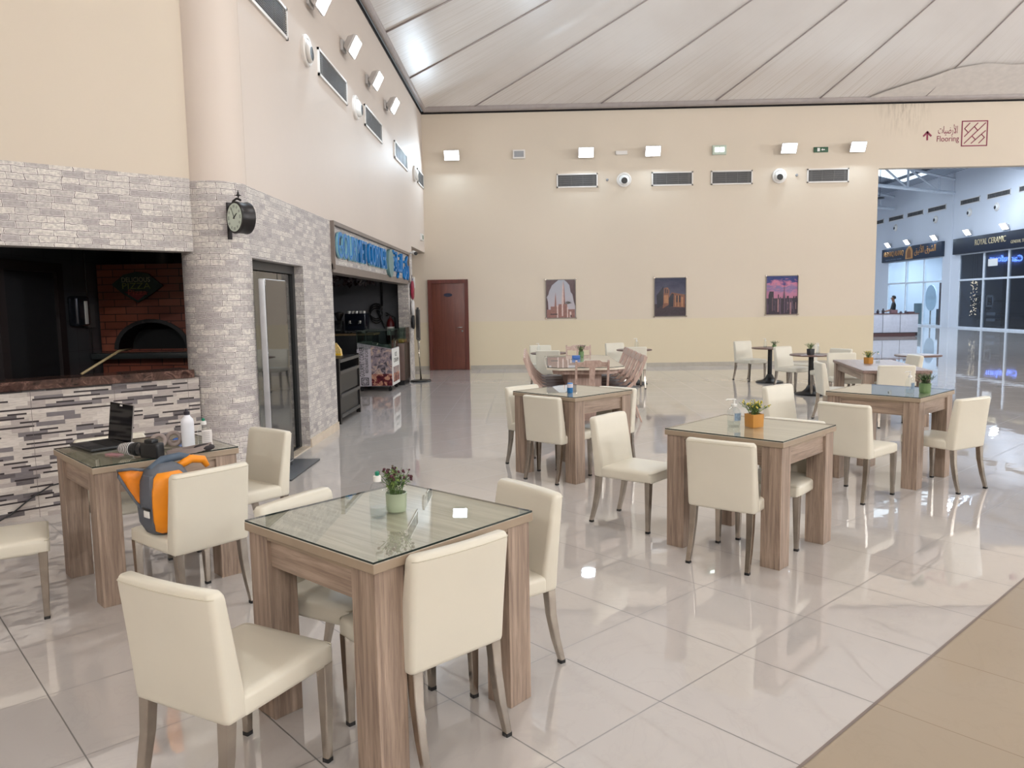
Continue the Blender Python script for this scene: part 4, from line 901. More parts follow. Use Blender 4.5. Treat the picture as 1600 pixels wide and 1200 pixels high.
# photographic wrap on the right part of the front
t_ = NT('dessert_print'); v = t_.coord('Object'); n_ = t_.noise(v, 9, 4, 0.55, 1.0); sp = t_.n('ShaderNodeSeparateXYZ'); t_.l(v, sp.inputs[0])
up = t_.ramp(n_, [(0.35, srgb(60, 58, 62)), (0.5, srgb(150, 136, 146)), (0.6, srgb(206, 180, 160)), (0.68, srgb(120, 100, 110))])
dn = t_.ramp(n_, [(0.38, srgb(60, 20, 30)), (0.48, srgb(110, 30, 42)), (0.55, srgb(206, 160, 130)), (0.65, srgb(150, 90, 90))])
t_.color(t_.mix(t_.math('LESS_THAN', sp.outputs['Z'], 0.33), up, dn)); t_.set(rough=0.3); M_DES = t_.m
bm = bmesh.new(); bm.faces.new([bm.verts.new((x, FY0 - 0.003, z)) for x, z in ((-0.065, 0.105), (0.325, 0.105), (0.325, 0.79), (-0.065, 0.865))]); link('photo_wrap', bm, M_DES, fz)
Rv = Matrix.Rotation(R(90), 4, 'Z')
text('lettering', 'GOURMET CORNER', 0.125, M_BLACK, fz, frame_on_y(-0.235, FY0 - 0.004, 0.56) @ Rv, 0.001, fit=0.56)
text('lettering', 'RESTAURANT & CAFE', 0.085, M_BLACK, fz, frame_on_y(-0.145, FY0 - 0.004, 0.58) @ Rv, 0.001, fit=0.46)
bm = bmesh.new()
def sqring(cx, cz, s, wd, gaps=True):
    h = s / 2
    segs = [((-h, -h), (-h * 0.3, -h)), ((h * 0.3, -h), (h, -h)), ((-h, h), (-h * 0.3, h)), ((h * 0.3, h), (h, h)), ((-h, -h), (-h, -h * 0.3)), ((-h, h * 0.3), (-h, h)), ((h, -h), (h, -h * 0.3)), ((h, h * 0.3), (h, h))] if gaps else [((-h, -h), (h, -h)), ((h, -h), (h, h)), ((h, h), (-h, h)), ((-h, h), (-h, -h))]
    for a, b in segs:
        x0, x1 = sorted((a[0], b[0])); z0, z1 = sorted((a[1], b[1])); box(bm, cx + x0 - wd / 2, cx + x1 + wd / 2, FY0 - 0.005, FY0 - 0.002, cz + z0 - wd / 2, cz + z1 + wd / 2)
sqring(-0.19, 0.19, 0.13, 0.014, False); sqring(-0.19, 0.19, 0.07, 0.011, True); link('square_logo', bm, M_BLACK, fz)
bm = bmesh.new(); box(bm, FX1, FX1 + 0.004, FY0, FY1, 0.105, 0.79); link('side_board', bm, M_WHITEP, fz)
bm = bmesh.new(); box(bm, FX1 + 0.004, FX1 + 0.006, FY0 + 0.08, FY1 - 0.06, 0.16, 0.45); link('side_photo', bm, M_DES, fz)
text('side_lettering', 'ICE\nCREAM', 0.11, M_BLACK, fz, frame_on_x(FX1 + 0.005, 0.03, 0.62), 0.001, fit=0.5)
bm = bmesh.new(); 
for x0, x1, y0, y1 in ((FX0, FX1, FY0, FY0 + 0.008), (FX0, FX1, FY1 - 0.008, FY1), (FX0, FX0 + 0.008, FY0, FY1), (FX1 - 0.008, FX1, FY0, FY1)): box(bm, x0, x1, y0, y1, 0.80, 1.14)
link('glass_walls', bm, glassy('tinted_case_glass', (0.80, 0.85, 0.83), 1.5, 1.0), fz)
bm = bmesh.new()
for x, y in ((FX0, FY0), (FX1 - 0.015, FY0), (FX0, FY1 - 0.015), (FX1 - 0.015, FY1 - 0.015)): box(bm, x, x + 0.015, y, y + 0.015, 0.80, 1.15)
for y in (FY0, FY1 - 0.015): box(bm, FX0, FX1, y, y + 0.015, 1.14, 1.155)
link('glass_frame', bm, plain('dark_green_grey_trim', srgb(60, 66, 62), 0.4), fz)
bm = bmesh.new(); lid = [(FX0 + 0.02, 0.925), (FX1 - 0.02, 0.805)]
bm.faces.new([bm.verts.new(p) for p in ((lid[0][0], FY0 + 0.02, lid[0][1]), (lid[1][0], FY0 + 0.02, lid[1][1]), (lid[1][0], FY1 - 0.02, lid[1][1]), (lid[0][0], FY1 - 0.02, lid[0][1]))]); link('lid', bm, plain('grey_green_lid', srgb(92, 104, 98), 0.2), fz)
bm = bmesh.new(); tube(bm, [(0.0, -0.15, 0.87), (0.03, -0.1, 0.90), (0.12, -0.1, 0.88)], 0.008); link('lid_handle', bm, M_CHROME, fz)
for x in (FX0 + 0.06, FX1 - 0.06):
    for y in (FY0 + 0.07, FY1 - 0.07):
        bm = bmesh.new(); lathe(bm, [(0.035, -0.015), (0.04, -0.008), (0.04, 0.008), (0.035, 0.015)], 16); bmesh.ops.transform(bm, matrix=Matrix.Translation((x, y, 0.04)) @ Matrix.Rotation(R(90), 4, 'X'), verts=bm.verts[:]); box(bm, x - 0.012, x + 0.012, y - 0.02, y + 0.02, 0.06, 0.10); link('castor', bm, M_BLACK, fz, smooth=R(40))
# narrow glass display behind the freezer
gc = thing('glass_display_case', 'narrow glass display case with brown base beside the brick pier', 'display case', (-2.62, 15.72, 0))
bbox('base', (-0.22, 0.10, -0.30, 0.38, 0.10, 0.85), plain('brown_case_base', srgb(104, 82, 74), 0.4), gc, 0.004)
bm = bmesh.new()
for d in ((-0.22, 0.10, -0.30, -0.292, 0.85, 1.16), (0.092, 0.10, -0.30, 0.38, 0.10, 1.16), (-0.22, 0.10, 0.372, 0.38, 0.85, 1.16)): box(bm, *d)
link('glass_walls', bm, MATS['tinted_case_glass'], gc)
bbox('yellow_tray', (-0.18, 0.06, -0.25, 0.3, 0.86, 0.92), plain('mustard_tray', srgb(170, 130, 60), 0.5), gc, 0.01)
bbox('foot_rail', (-0.2, 0.08, -0.28, 0.36, 0.0, 0.10), M_BLACK, gc)
# upright menu stand
ms = thing('menu_stand', 'slim upright menu stand on a round black base in front of the brick pier', 'stand', (-2.31, 16.17, 0))
bm = bmesh.new(); lathe(bm, [(0.22, 0), (0.225, 0.012), (0.21, 0.03), (0.03, 0.045), (0.03, 0.05)], 36); link('base', bm, M_BLACK, ms, smooth=R(40))
for y in (-0.05, 0.05): bm = bmesh.new(); tube(bm, [(0.0, y * 1.1, 0.04), (-0.02, y * 0.5, 0.5), (-0.03, y * 2.2, 0.93)], 0.011, 8); link('leg', bm, M_STEEL, ms, smooth=True)
Mx = Matrix.Translation((-0.03, 0, 0)) @ Matrix.Rotation(R(-70), 4, 'Z')
bm = bmesh.new(); box(bm, -0.17, 0.17, -0.012, 0.012, 0.88, 1.52, M=Mx); link('board', bm, plain('grey_brown_board', srgb(86, 80, 76), 0.5), ms)
bm = bmesh.new(); box(bm, -0.03, 0.03, -0.018, 0.018, 1.52, 1.56, M=Mx); link('clip', bm, M_BLACK, ms)

# ------------------------------------------------------------------ FAR HALL
wallbox('wall_right', (22.0, 22.2, 34.0, 61.0, 4.53, 8.0), M_WHITE)
for y0, y1 in ((40.25, 41.70), (48.05, 61.0)): wallbox('wall_right', (22.0, 22.2, y0, y1, 0, 4.53), M_WHITE)
wallbox('wall_end', (2.0, 22.2, 61.0, 61.2, 0, 12), M_WHITE); wallbox('wall_hall_left', (2.0, 2.2, YF + 0.22, 61.0, 0, 10), M_WHITE)
bm = bmesh.new(); vs = [bm.verts.new(p) for p in ((22.2, YF + 0.2, 7.9), (22.2, 61, 7.9), (12.0, 61, 10.4), (12.0, YF + 0.2, 10.4))]; bm.faces.new(vs)
vs = [bm.verts.new(p) for p in ((12.0, YF + 0.2, 10.4), (12.0, 61, 10.4), (2.0, 61, 7.9), (2.0, YF + 0.2, 7.9))]; bm.faces.new(vs)
t_ = NT('corrugated_roof'); v = t_.coord('Object'); wv = t_.n('ShaderNodeTexWave', wave_type='BANDS', bands_direction='Y'); t_.l(v, wv.inputs[0]); wv.inputs['Scale'].default_value = 1.2
t_.color(t_.ramp(wv.outputs['Fac'], [(0.2, srgb(126, 134, 148)), (0.8, srgb(186, 194, 206))])); t_.set(rough=0.6)
struct(link('ceiling_hall', bm, t_.m))
bm = bmesh.new()
wallbox('wall_gable', (2.2, 22, YF + 0.22, YF + 0.30, ZT - 0.1, 10.5), M_WHITE)
# skylights set in the roof
M_SKY = emit('skylight_glow', (0.72, 0.88, 1.0), 1.3)
for k, (y, wy, xa) in enumerate(((37.5, 1.6, 20.6), (42.3, 2.6, 21.3), (50.0, 1.6, 20.6))):
    bm = bmesh.new(); bm.faces.new([bm.verts.new(p) for p in ((xa, y, 7.88 + (22.2 - xa) * 0.245), (xa, y + wy, 7.88 + (22.2 - xa) * 0.245), (16.5, y + wy, 7.88 + 5.7 * 0.245), (16.5, y, 7.88 + 5.7 * 0.245))]); struct(link('window_%d' % (k + 1), bm, M_SKY))
# trusses
M_TRUSS = plain('white_steel', srgb(205, 212, 222), 0.5)
for y in (40.9, 47.5, 34.0):
    bm = bmesh.new(); zt = lambda x: 7.75 + (22 - x) * 0.245
    tube(bm, [(22.0, y, 6.9), (12.0, y, 8.1)], 0.09, 8); tube(bm, [(22.0, y, zt(22) - 0.15), (12.0, y, zt(12) - 0.15)], 0.07, 8)
    for k in range(6):
        x = 21.2 - k * 1.6; zb = 6.9 + (22 - x) * 0.12; tube(bm, [(x, y, zb), (x, y, zt(x) - 0.15)], 0.06, 6); tube(bm, [(x, y, zb), (x - 1.6, y, zt(x - 1.6) - 0.15)], 0.05, 6)
    o = link('roof_truss', bm, M_TRUSS, smooth=R(40)); tag(o, {40.9: 'white steel roof truss of the far hall meeting the wall between the two shops', 47.5: 'white steel roof truss deeper in the far hall over the left shop', 34.0: 'white steel roof truss over the nearer end of the far hall'}[y], 'truss')
for k in range(5):
    x = 20.6 - k * 2.0; bm = bmesh.new(); box(bm, x - 0.05, x + 0.05, YF + 1, 60.5, 7.9 + (22 - x) * 0.245 - 0.16, 7.9 + (22 - x) * 0.245 - 0.02)
    struct(link('trim_%d' % (10 + k), bm, plain('dark_purlin', srgb(84, 90, 100), 0.6)))
bm = bmesh.new(); tube(bm, [(18.9, 42.5, 8.70), (18.9, 42.5, 7.0)], 0.015); lathe(bm, [(0.06, 0.1), (0.22, 0.06), (0.25, 0), (0.22, -0.02)], 20, (18.9, 42.5, 6.9))
tag(link('hanging_fan', bm, plain('dark_fan', srgb(46, 48, 58), 0.5), smooth=R(40)), 'dark hanging fitting on a rod under the roof of the far hall', 'fixture')
# lamps added out of view to light the far hall
for k, (x, y, wk) in enumerate(((12.5, 27, 'nearest'), (12.5, 38, 'second'), (12.5, 50, 'farthest'), (18.5, 34, 'rightmost'))):
    t2 = thing('added_high_bay', wk + ' added bell shaped fill lamp under the far hall roof, above the passage lintel', 'light', (x, y, 7.7), 0, 'added fill lamps of the far hall')
    bm = bmesh.new(); lathe(bm, [(0.06, 0.3), (0.1, 0.22), (0.22, 0.05), (0.24, 0.0)], 20); link('shade', bm, M_STEEL, t2, smooth=R(40)); bm = bmesh.new(); ztop = (10.38 - abs(x - 12) * 0.25) - 7.7; tube(bm, [(0, 0, 0.3), (0, 0, ztop)], 0.01); link('rod', bm, M_STEEL, t2)
    area('added_high_bay_beam', (0, 0, -0.01), (0, 0, -1), 0.5, 0.5, P_FILL_FAR, (0.74, 0.86, 1.0), t2)
# shop one
SHM = plain('white_mullion', srgb(214, 220, 228), 0.4)
def shopfront(ys, z_tr, z_top, mat_glass, name, label, door_gap=None):
    t = thing(name, label, 'shop window', (22.05, 0, 0))
    bm = bmesh.new()
    for y in ys: box(bm, -0.06, 0.06, y - 0.05, y + 0.05, 0, z_top)
    for z in (0.04, z_tr, z_top - 0.03): box(bm, -0.055, 0.055, min(ys), max(ys), z - 0.045, z + 0.045)
    link('window_frame', bm, SHM, t)
    for a, b in zip(ys[:-1], ys[1:]):
        for z0, z1 in ((0.08, z_tr - 0.05), (z_tr + 0.05, z_top - 0.07)):
            bm = bmesh.new(); y0, y1 = sorted((a, b)); box(bm, -0.01, 0.01, y0 + 0.05, y1 - 0.05, z0, z1); link('pane', bm, mat_glass, t)
    return t
SG = glassy('shop_glass', (0.82, 0.88, 0.92), 1.5, 1.0); SGD = glassy('dark_shop_glass', (0.55, 0.60, 0.66), 1.5, 1.6)
shopfront([48.0, 45.75, 43.7, 41.75], 2.43, 3.76, SG, 'shopfront_window', 'bright shop window wall of the tile and bath shop at left in the far hall')
shopfront([40.18, 38.05, 36.1, 34.0, 32.0], 2.43, 3.76, SGD, 'shopfront_window', 'dark shop window wall at right in the far hall under the ceramic shop sign')
wallbox('wall_shop', (26.5, 26.6, 31.5, 48.5, 0, 4.5), M_WHITE); wallbox('wall_shop', (22.2, 26.5, 40.9, 41.0, 0, 4.5), M_WHITE); wallbox('wall_shop', (22.2, 26.5, 48.4, 48.5, 0, 4.5), M_WHITE)
wallbox('ceiling_shop', (22.2, 26.6, 31.5, 48.5, 4.4, 4.5), plain('grey_shop_ceiling', srgb(120, 130, 142), 0.7)); floor_poly('floor', [(22.2, 31.5), (26.5, 31.5), (26.5, 48.5), (22.2, 48.5)], lambda x, y: (x / 0.6, y / 0.6), M_FLOOR, 0.002)
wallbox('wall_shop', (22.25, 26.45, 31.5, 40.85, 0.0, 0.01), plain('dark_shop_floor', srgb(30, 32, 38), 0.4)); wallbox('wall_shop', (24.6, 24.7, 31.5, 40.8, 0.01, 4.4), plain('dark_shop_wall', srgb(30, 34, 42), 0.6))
for k, (x, y, wk) in enumerate(((23.6, 43.0, 'right'), (23.6, 46.5, 'left'), (25.3, 44.7, 'rear'))):
    t2 = thing('shop_downlight', wk + ' round ceiling downlight inside the bright tile and bath shop', 'light', (x, y, 4.39), 0, 'downlights of the bright shop')
    bm = bmesh.new(); lathe(bm, [(0.16, 0), (0.16, -0.03), (0.12, -0.035)], 20); link('ring', bm, M_WHITEP, t2); bm = bmesh.new(); lathe(bm, [(0.11, -0.036), (0.11, -0.04)], 20); link('lens', bm, M_LAMP, t2)
    area('downlight_beam', (0, 0, -0.05), (0, 0, -1), 0.25, 0.25, 120, (0.75, 0.88, 1.0), t2)
# shop one fittings
def simple(name, label, cat, dims, mat, bev=0.01, **k): return tag(bbox(name, dims, mat, None, bev), label, cat)
dm = thing('round_display_mirror', 'large round pale mirror standing inside the bright shop', 'mirror', (23.6, 46.0, 1.55))
bm = bmesh.new(); n = 32; loft(bm, [[(0.0, 0.62 * math.cos(2 * PI * i / n), 0.75 * math.sin(2 * PI * i / n)) for i in range(n)], [(0.05, 0.62 * math.cos(2 * PI * i / n), 0.75 * math.sin(2 * PI * i / n)) for i in range(n)]]); link('glass_disc', bm, plain('pale_blue_glass', srgb(206, 222, 232), 0.1), dm)
bm = bmesh.new(); tube(bm, [(0.02, 0, -0.75), (0.02, 0, -1.54)], 0.04); link('stand', bm, M_STEEL, dm)
simple('brown_display_post', 'tall brown wooden display post inside the bright shop', 'post', (23.3, 23.6, 44.2, 44.5, 0.01, 2.4), plain('brown_post', srgb(92, 58, 50), 0.5))
pb = bmesh.new(); lathe(pb, [(0.28, 0.0), (0.36, 0.3), (0.40, 0.78), (0.42, 0.8), (0.36, 0.8), (0.3, 0.3)], 28, (22.72, 42.0, 0.01)); tag(link('white_basin', pb, M_WHITEP, smooth=R(40)), 'large white round basin standing behind the bright shop glass', 'basin')
simple('leaning_tile_slab', 'grey green tile slab leaning inside the bright shop window', 'tile', (22.6, 22.7, 45.0, 45.9, 0.01, 1.25), plain('grey_green_slab', srgb(120, 136, 136), 0.3))
simple('dark_display_cabinet', 'low dark display cabinet inside the bright shop doorway', 'cabinet', (23.8, 24.3, 45.2, 45.7, 0.01, 0.9), plain('dark_cabinet', srgb(52, 50, 52), 0.5))
# shop two fittings
for (y, z, wd, ht, lb) in ((38.75, 1.35, 0.62, 0.6, 'white framed display square behind the dark shop glass'), (38.6, 0.72, 0.7, 0.14, 'upper white shelf board behind the dark shop glass'), (38.6, 0.42, 0.7, 0.14, 'lower white shelf board behind the dark shop glass')):
    t2 = thing('display_board', lb, 'display', (22.9, y + 0.2, z)); bm = bmesh.new()
    if ht > 0.3:
        for d in ((-0.02, 0.02, -wd / 2, wd / 2, -ht / 2, -ht / 2 + 0.1), (-0.02, 0.02, -wd / 2, wd / 2, ht / 2 - 0.1, ht / 2), (-0.02, 0.02, -wd / 2, -wd / 2 + 0.1, -ht / 2, ht / 2), (-0.02, 0.02, wd / 2 - 0.1, wd / 2, -ht / 2, ht / 2)): box(bm, *d)
    else: box(bm, -0.02, 0.02, -wd / 2, wd / 2, -ht / 2, ht / 2)
    link('board', bm, M_WHITEP, t2); bm = bmesh.new(); box(bm, 0.02, 1.68, -0.03, 0.03, -0.03, 0.03); link('wall_arm', bm, M_STEEL, t2)
vc = thing('light_curtain', 'string of small gold lights hanging inside the dark shop window', 'lights', (22.5, 39.75, 0.6)); bm = bmesh.new(); rr = random.Random(5)
for k in range(60):
    y, z = rr.uniform(-0.35, 0.2), rr.uniform(0, 1.8); box(bm, -0.01, 0.01, y - 0.018, y + 0.018, z - 0.018, z + 0.018)
link('bulbs', bm, emit('gold_bulbs', (1.0, 0.75, 0.45), 2.6), vc)['kind'] = 'stuff'
for y in (-0.3, -0.1, 0.1): bm = bmesh.new(); tube(bm, [(0, y, -0.1), (0, y, 3.8)], 0.004); link('wire', bm, M_BLACK, vc)
dk = thing('indoor_tree', 'dark leafy potted tree inside the dark shop window', 'plant', (23.1, 39.95, 0.012))
bm = bmesh.new(); lathe(bm, [(0.15, 0), (0.2, 0.35), (0.17, 0.35)], 16); link('pot', bm, M_GREYP, dk)
bm = bmesh.new(); tube(bm, [(0, 0, 0.2), (0, 0, 1.0)], 0.03); link('trunk', bm, M_BLKMETAL, dk)
bm = bmesh.new()
for k in range(260):
    d = Vector((rr.gauss(0, 1), rr.gauss(0, 1), rr.gauss(0, 1))).normalized() * rr.uniform(0.2, 0.5); p = d + Vector((0, 0, 1.25)); a = Euler((rr.uniform(-1, 1), rr.uniform(-1, 1), rr.uniform(0, 6))).to_matrix()
    bm.faces.new([bm.verts.new(p + a @ Vector(q) * 0.11) for q in ((-1, 0, 0), (0, -0.4, 0.1), (1, 0, 0), (0, 0.4, 0.1))])
link('foliage', bm, plain('dark_green_leaf', srgb(24, 44, 36), 0.6), dk)
nt = tag(bbox('paper_notice', (22.025, 22.038, 37.0, 37.75, 3.02, 3.36), M_WHITEP), 'white paper notice on the upper dark shop glass', 'notice')
# lit shop name on the end wall of the far hall; the dark shop glass mirrors it
bs = thing('shop_sign', 'blue lit shop name on the far hall end wall, mirrored in the dark shop glass', 'sign', (7.15, 61.0, 4.45))
text('lettering', 'Carrefour', 0.68, emit('blue_lit_letters', (0.10, 0.22, 1.0), 14.0), bs, frame_on_y(0, -0.08, 0), 0.04, fit=2.5)
bm = bmesh.new(); box(bm, -1.3, 1.3, -0.085, 0, -0.03, 0.03); link('mounting_rail', bm, M_GREYP, bs)
# sign boards
GOLD = plain('gold_letter', srgb(204, 150, 92), 0.35, 0.3); NAVY = plain('navy_sign_board', srgb(40, 50, 66), 0.4, var=0.04); NAVY2 = plain('dark_navy_sign_board', srgb(22, 28, 42), 0.4, var=0.04)
s1 = thing('shop_sign', 'slate blue shop sign board with copper letters and a lantern emblem at left', 'sign', (21.95, 45.1, 4.135))
bbox('sign_board', (-0.12, 0.05, -3.45, 3.45, -0.395, 0.395), NAVY, s1, 0.01)
Fx = lambda y, z: frame_on_x(-0.125, y, z, -1)
text('lettering', 'ALSHARQ ALANIQ', 0.42, GOLD, s1, Fx(1.95, 0.06), 0.01, fit=2.5)
em = bmesh.new(); pts = [(-0.42, -0.36), (0.42, -0.36), (0.40, 0.1), (0.28, 0.28), (0.0, 0.42), (-0.28, 0.28), (-0.40, 0.1)]
loft(em, [[(-0.122, y, z * 0.93) for y, z in pts], [(-0.14, y, z * 0.93) for y, z in pts]]); bmesh.ops.recalc_face_normals(em, faces=em.faces[:]); link('lantern_emblem', em, GOLD, s1)
em = bmesh.new(); pts2 = [(y * 0.55, z * 0.7 - 0.02) for y, z in pts]; em.faces.new([em.verts.new((-0.142, y, z)) for y, z in pts2]); link('emblem_window', em, plain('copper_dark', srgb(130, 84, 44), 0.4), s1)
ar1 = [0xFE8D, 0xFEDF, 0xFEB8, 0xFEAE, 0xFED5, 0x20, 0xFE8D, 0xFEF7, 0xFEE7, 0xFEF4, 0xFED6]
text('arabic_lettering', ''.join(chr(c) for c in reversed(ar1)), 0.5, GOLD, s1, Fx(-1.75, 0.08), 0.01, fit=2.3)
text('small_lettering', 'BUILDING MATERIALS TRADING', 0.13, plain('slate_letter', srgb(110, 120, 136), 0.4), s1, Fx(1.9, -0.27), 0.004, fit=2.0)
s2 = thing('shop_sign', 'long dark navy shop sign board with gold ceramic shop lettering at right', 'sign', (21.95, 36.0, 4.135))
bbox('sign_board', (-0.12, 0.05, -4.6, 4.55, -0.395, 0.395), NAVY2, s2, 0.01)
text('lettering', 'ROYAL CERAMIC', 0.40, plain('pale_gold_letter', srgb(206, 188, 150), 0.35, 0.3), s2, Fx(1.35, 0.06), 0.01, fit=2.45)
text('small_lettering', 'GENERAL TRADING LLC', 0.20, plain('pale_gold_letter', srgb(206, 188, 150), 0.35, 0.3), s2, Fx(-1.2, -0.12), 0.006, fit=1.9)
for y, lb in ((47.8, 'spot lamp above the left end of the slate blue shop sign'), (45.45, 'spot lamp above the middle of the slate blue shop sign'), (42.45, 'spot lamp above the right end of the slate blue shop sign'), (39.3, 'spot lamp above the left end of the navy ceramic sign'), (36.3, 'spot lamp above the middle of the navy ceramic sign')):
    floodlight(lb, (22.0, y, 4.78), R(-90), 30, tilt=35, group='lamps over the far shop signs', size=(0.5, 0.34))
for y0, y1, lb in ((38.6, 40.3, 'grille right of the pilaster in the far hall'), (36.2, 38.0, 'grille over the ceramic shop letters in the far hall'), (33.8, 35.6, 'grille at the right picture edge in the far hall'), (41.65, 43.5, 'grille just left of the pilaster in the far hall'), (44.0, 45.8, 'grille over the lantern emblem in the far hall'), (46.3, 48.1, 'grille over the left end of the slate blue sign'), (48.8, 50.6, 'grille half hidden by the passage edge in the far hall')):
    vent('grey air ' + lb, (22.0, (y0 + y1) / 2, 6.32), R(-90), y1 - y0, 0.27, 6, 'air grilles of the far hall')
for y, lb in ((39.45, 'round nozzle under the grille right of the pilaster'), (37.2, 'round nozzle over the ceramic sign, larger looking'), (42.65, 'round nozzle left of the pilaster'), (47.2, 'round nozzle over the left end of the slate blue sign')):
    nozzle('white ' + lb, (22.0, y, 5.76), R(-90), 0.2)
struct(bbox('trim_7', (21.93, 22.0, 40.9, 41.0, 0, 7.9), M_WHITE))
# kiosk
kk = thing('kiosk_counter', 'white panelled kiosk counter with dark plinth in the far hall', 'counter', (14.6, 32.3, 0))
for k in range(4): bbox('front_panel', (-1.35 + k * 0.71, -0.66 + k * 0.71, 0, 0.05, 0.16, 0.92), plain('kiosk_white', srgb(212, 214, 226), 0.3), kk, 0.006)
bbox('core', (-1.34, 1.49, 0.02, 0.6, 0.02, 0.90), plain('kiosk_core', srgb(48, 44, 48), 0.5), kk); bbox('end_panel', (1.455, 1.50, 0.0, 0.62, 0.16, 0.92), plain('kiosk_white', srgb(212, 214, 226), 0.3), kk, 0.006)
bbox('plinth', (-1.30, 1.40, -0.02, 0.6, 0.0, 0.13), plain('red_brown_plinth', srgb(96, 66, 66), 0.4), kk); bbox('worktop', (-1.38, 1.53, -0.03, 0.65, 0.92, 0.955), plain('red_brown_top', srgb(92, 62, 62), 0.3), kk, 0.005)
rr = random.Random(8); kit = [('perfume_box', (112, 84, 92)), ('jar', (60, 56, 66)), ('bottle', (70, 66, 72)), ('gift_box', (132, 100, 106)), ('tin', (84, 80, 96))]
kl = [('brown perfume box', -0.45), ('dark glass jar', -0.1), ('slim dark bottle', 0.12), ('rosy gift box', 0.55), ('grey tin', 0.85), ('small dark jar', 1.05), ('brown low box', 1.25)]
for (lb, x), h in zip(kl, (0.10, 0.16, 0.20, 0.14, 0.08, 0.10, 0.06)):
    nm_, c_ = kit[int((x + 0.5) * 3) % 5]; bm = bmesh.new()
    if 'box' in lb: box(bm, -0.13, 0.13, -0.08, 0.08, 0, h)
    else: lathe(bm, [(0.05, 0), (0.055, h * 0.6), (0.03, h * 0.75), (0.03, h)], 12)
    tag(link(lb.split()[-1] if lb.split()[-1] != 'box' else 'gift_box', bm, plain('kiosk_item_' + nm_, srgb(*c_), 0.4), None, smooth=R(40), loc=(14.6 + x, 32.45, 0.956)), lb + ' on the kiosk counter in the far hall', 'goods', 'goods on the kiosk counter')
kp = thing('potted_plant', 'dark spiky plant on the kiosk counter against the passage edge', 'plant', (13.75, 32.5, 0.956)); bm = bmesh.new(); lathe(bm, [(0.06, 0), (0.08, 0.14), (0.07, 0.14)], 14); link('pot', bm, plain('orange_brown_pot', srgb(150, 96, 50), 0.5), kp)
bm = bmesh.new()
for k in range(26):
    a = rr.uniform(0, 6.28); e = rr.uniform(0.5, 1.4); L_ = rr.uniform(0.15, 0.36); tube(bm, [(0, 0, 0.12), (L_ * 0.5 * math.cos(a) * math.cos(e), L_ * 0.5 * math.sin(a) * math.cos(e), 0.12 + L_ * 0.6), (L_ * math.cos(a) * math.cos(e), L_ * math.sin(a) * math.cos(e), 0.14 + L_ * math.sin(e))], [0.01, 0.012, 0.003], 4)
link('foliage', bm, plain('dark_green_leaf', srgb(24, 44, 36), 0.6), kp)

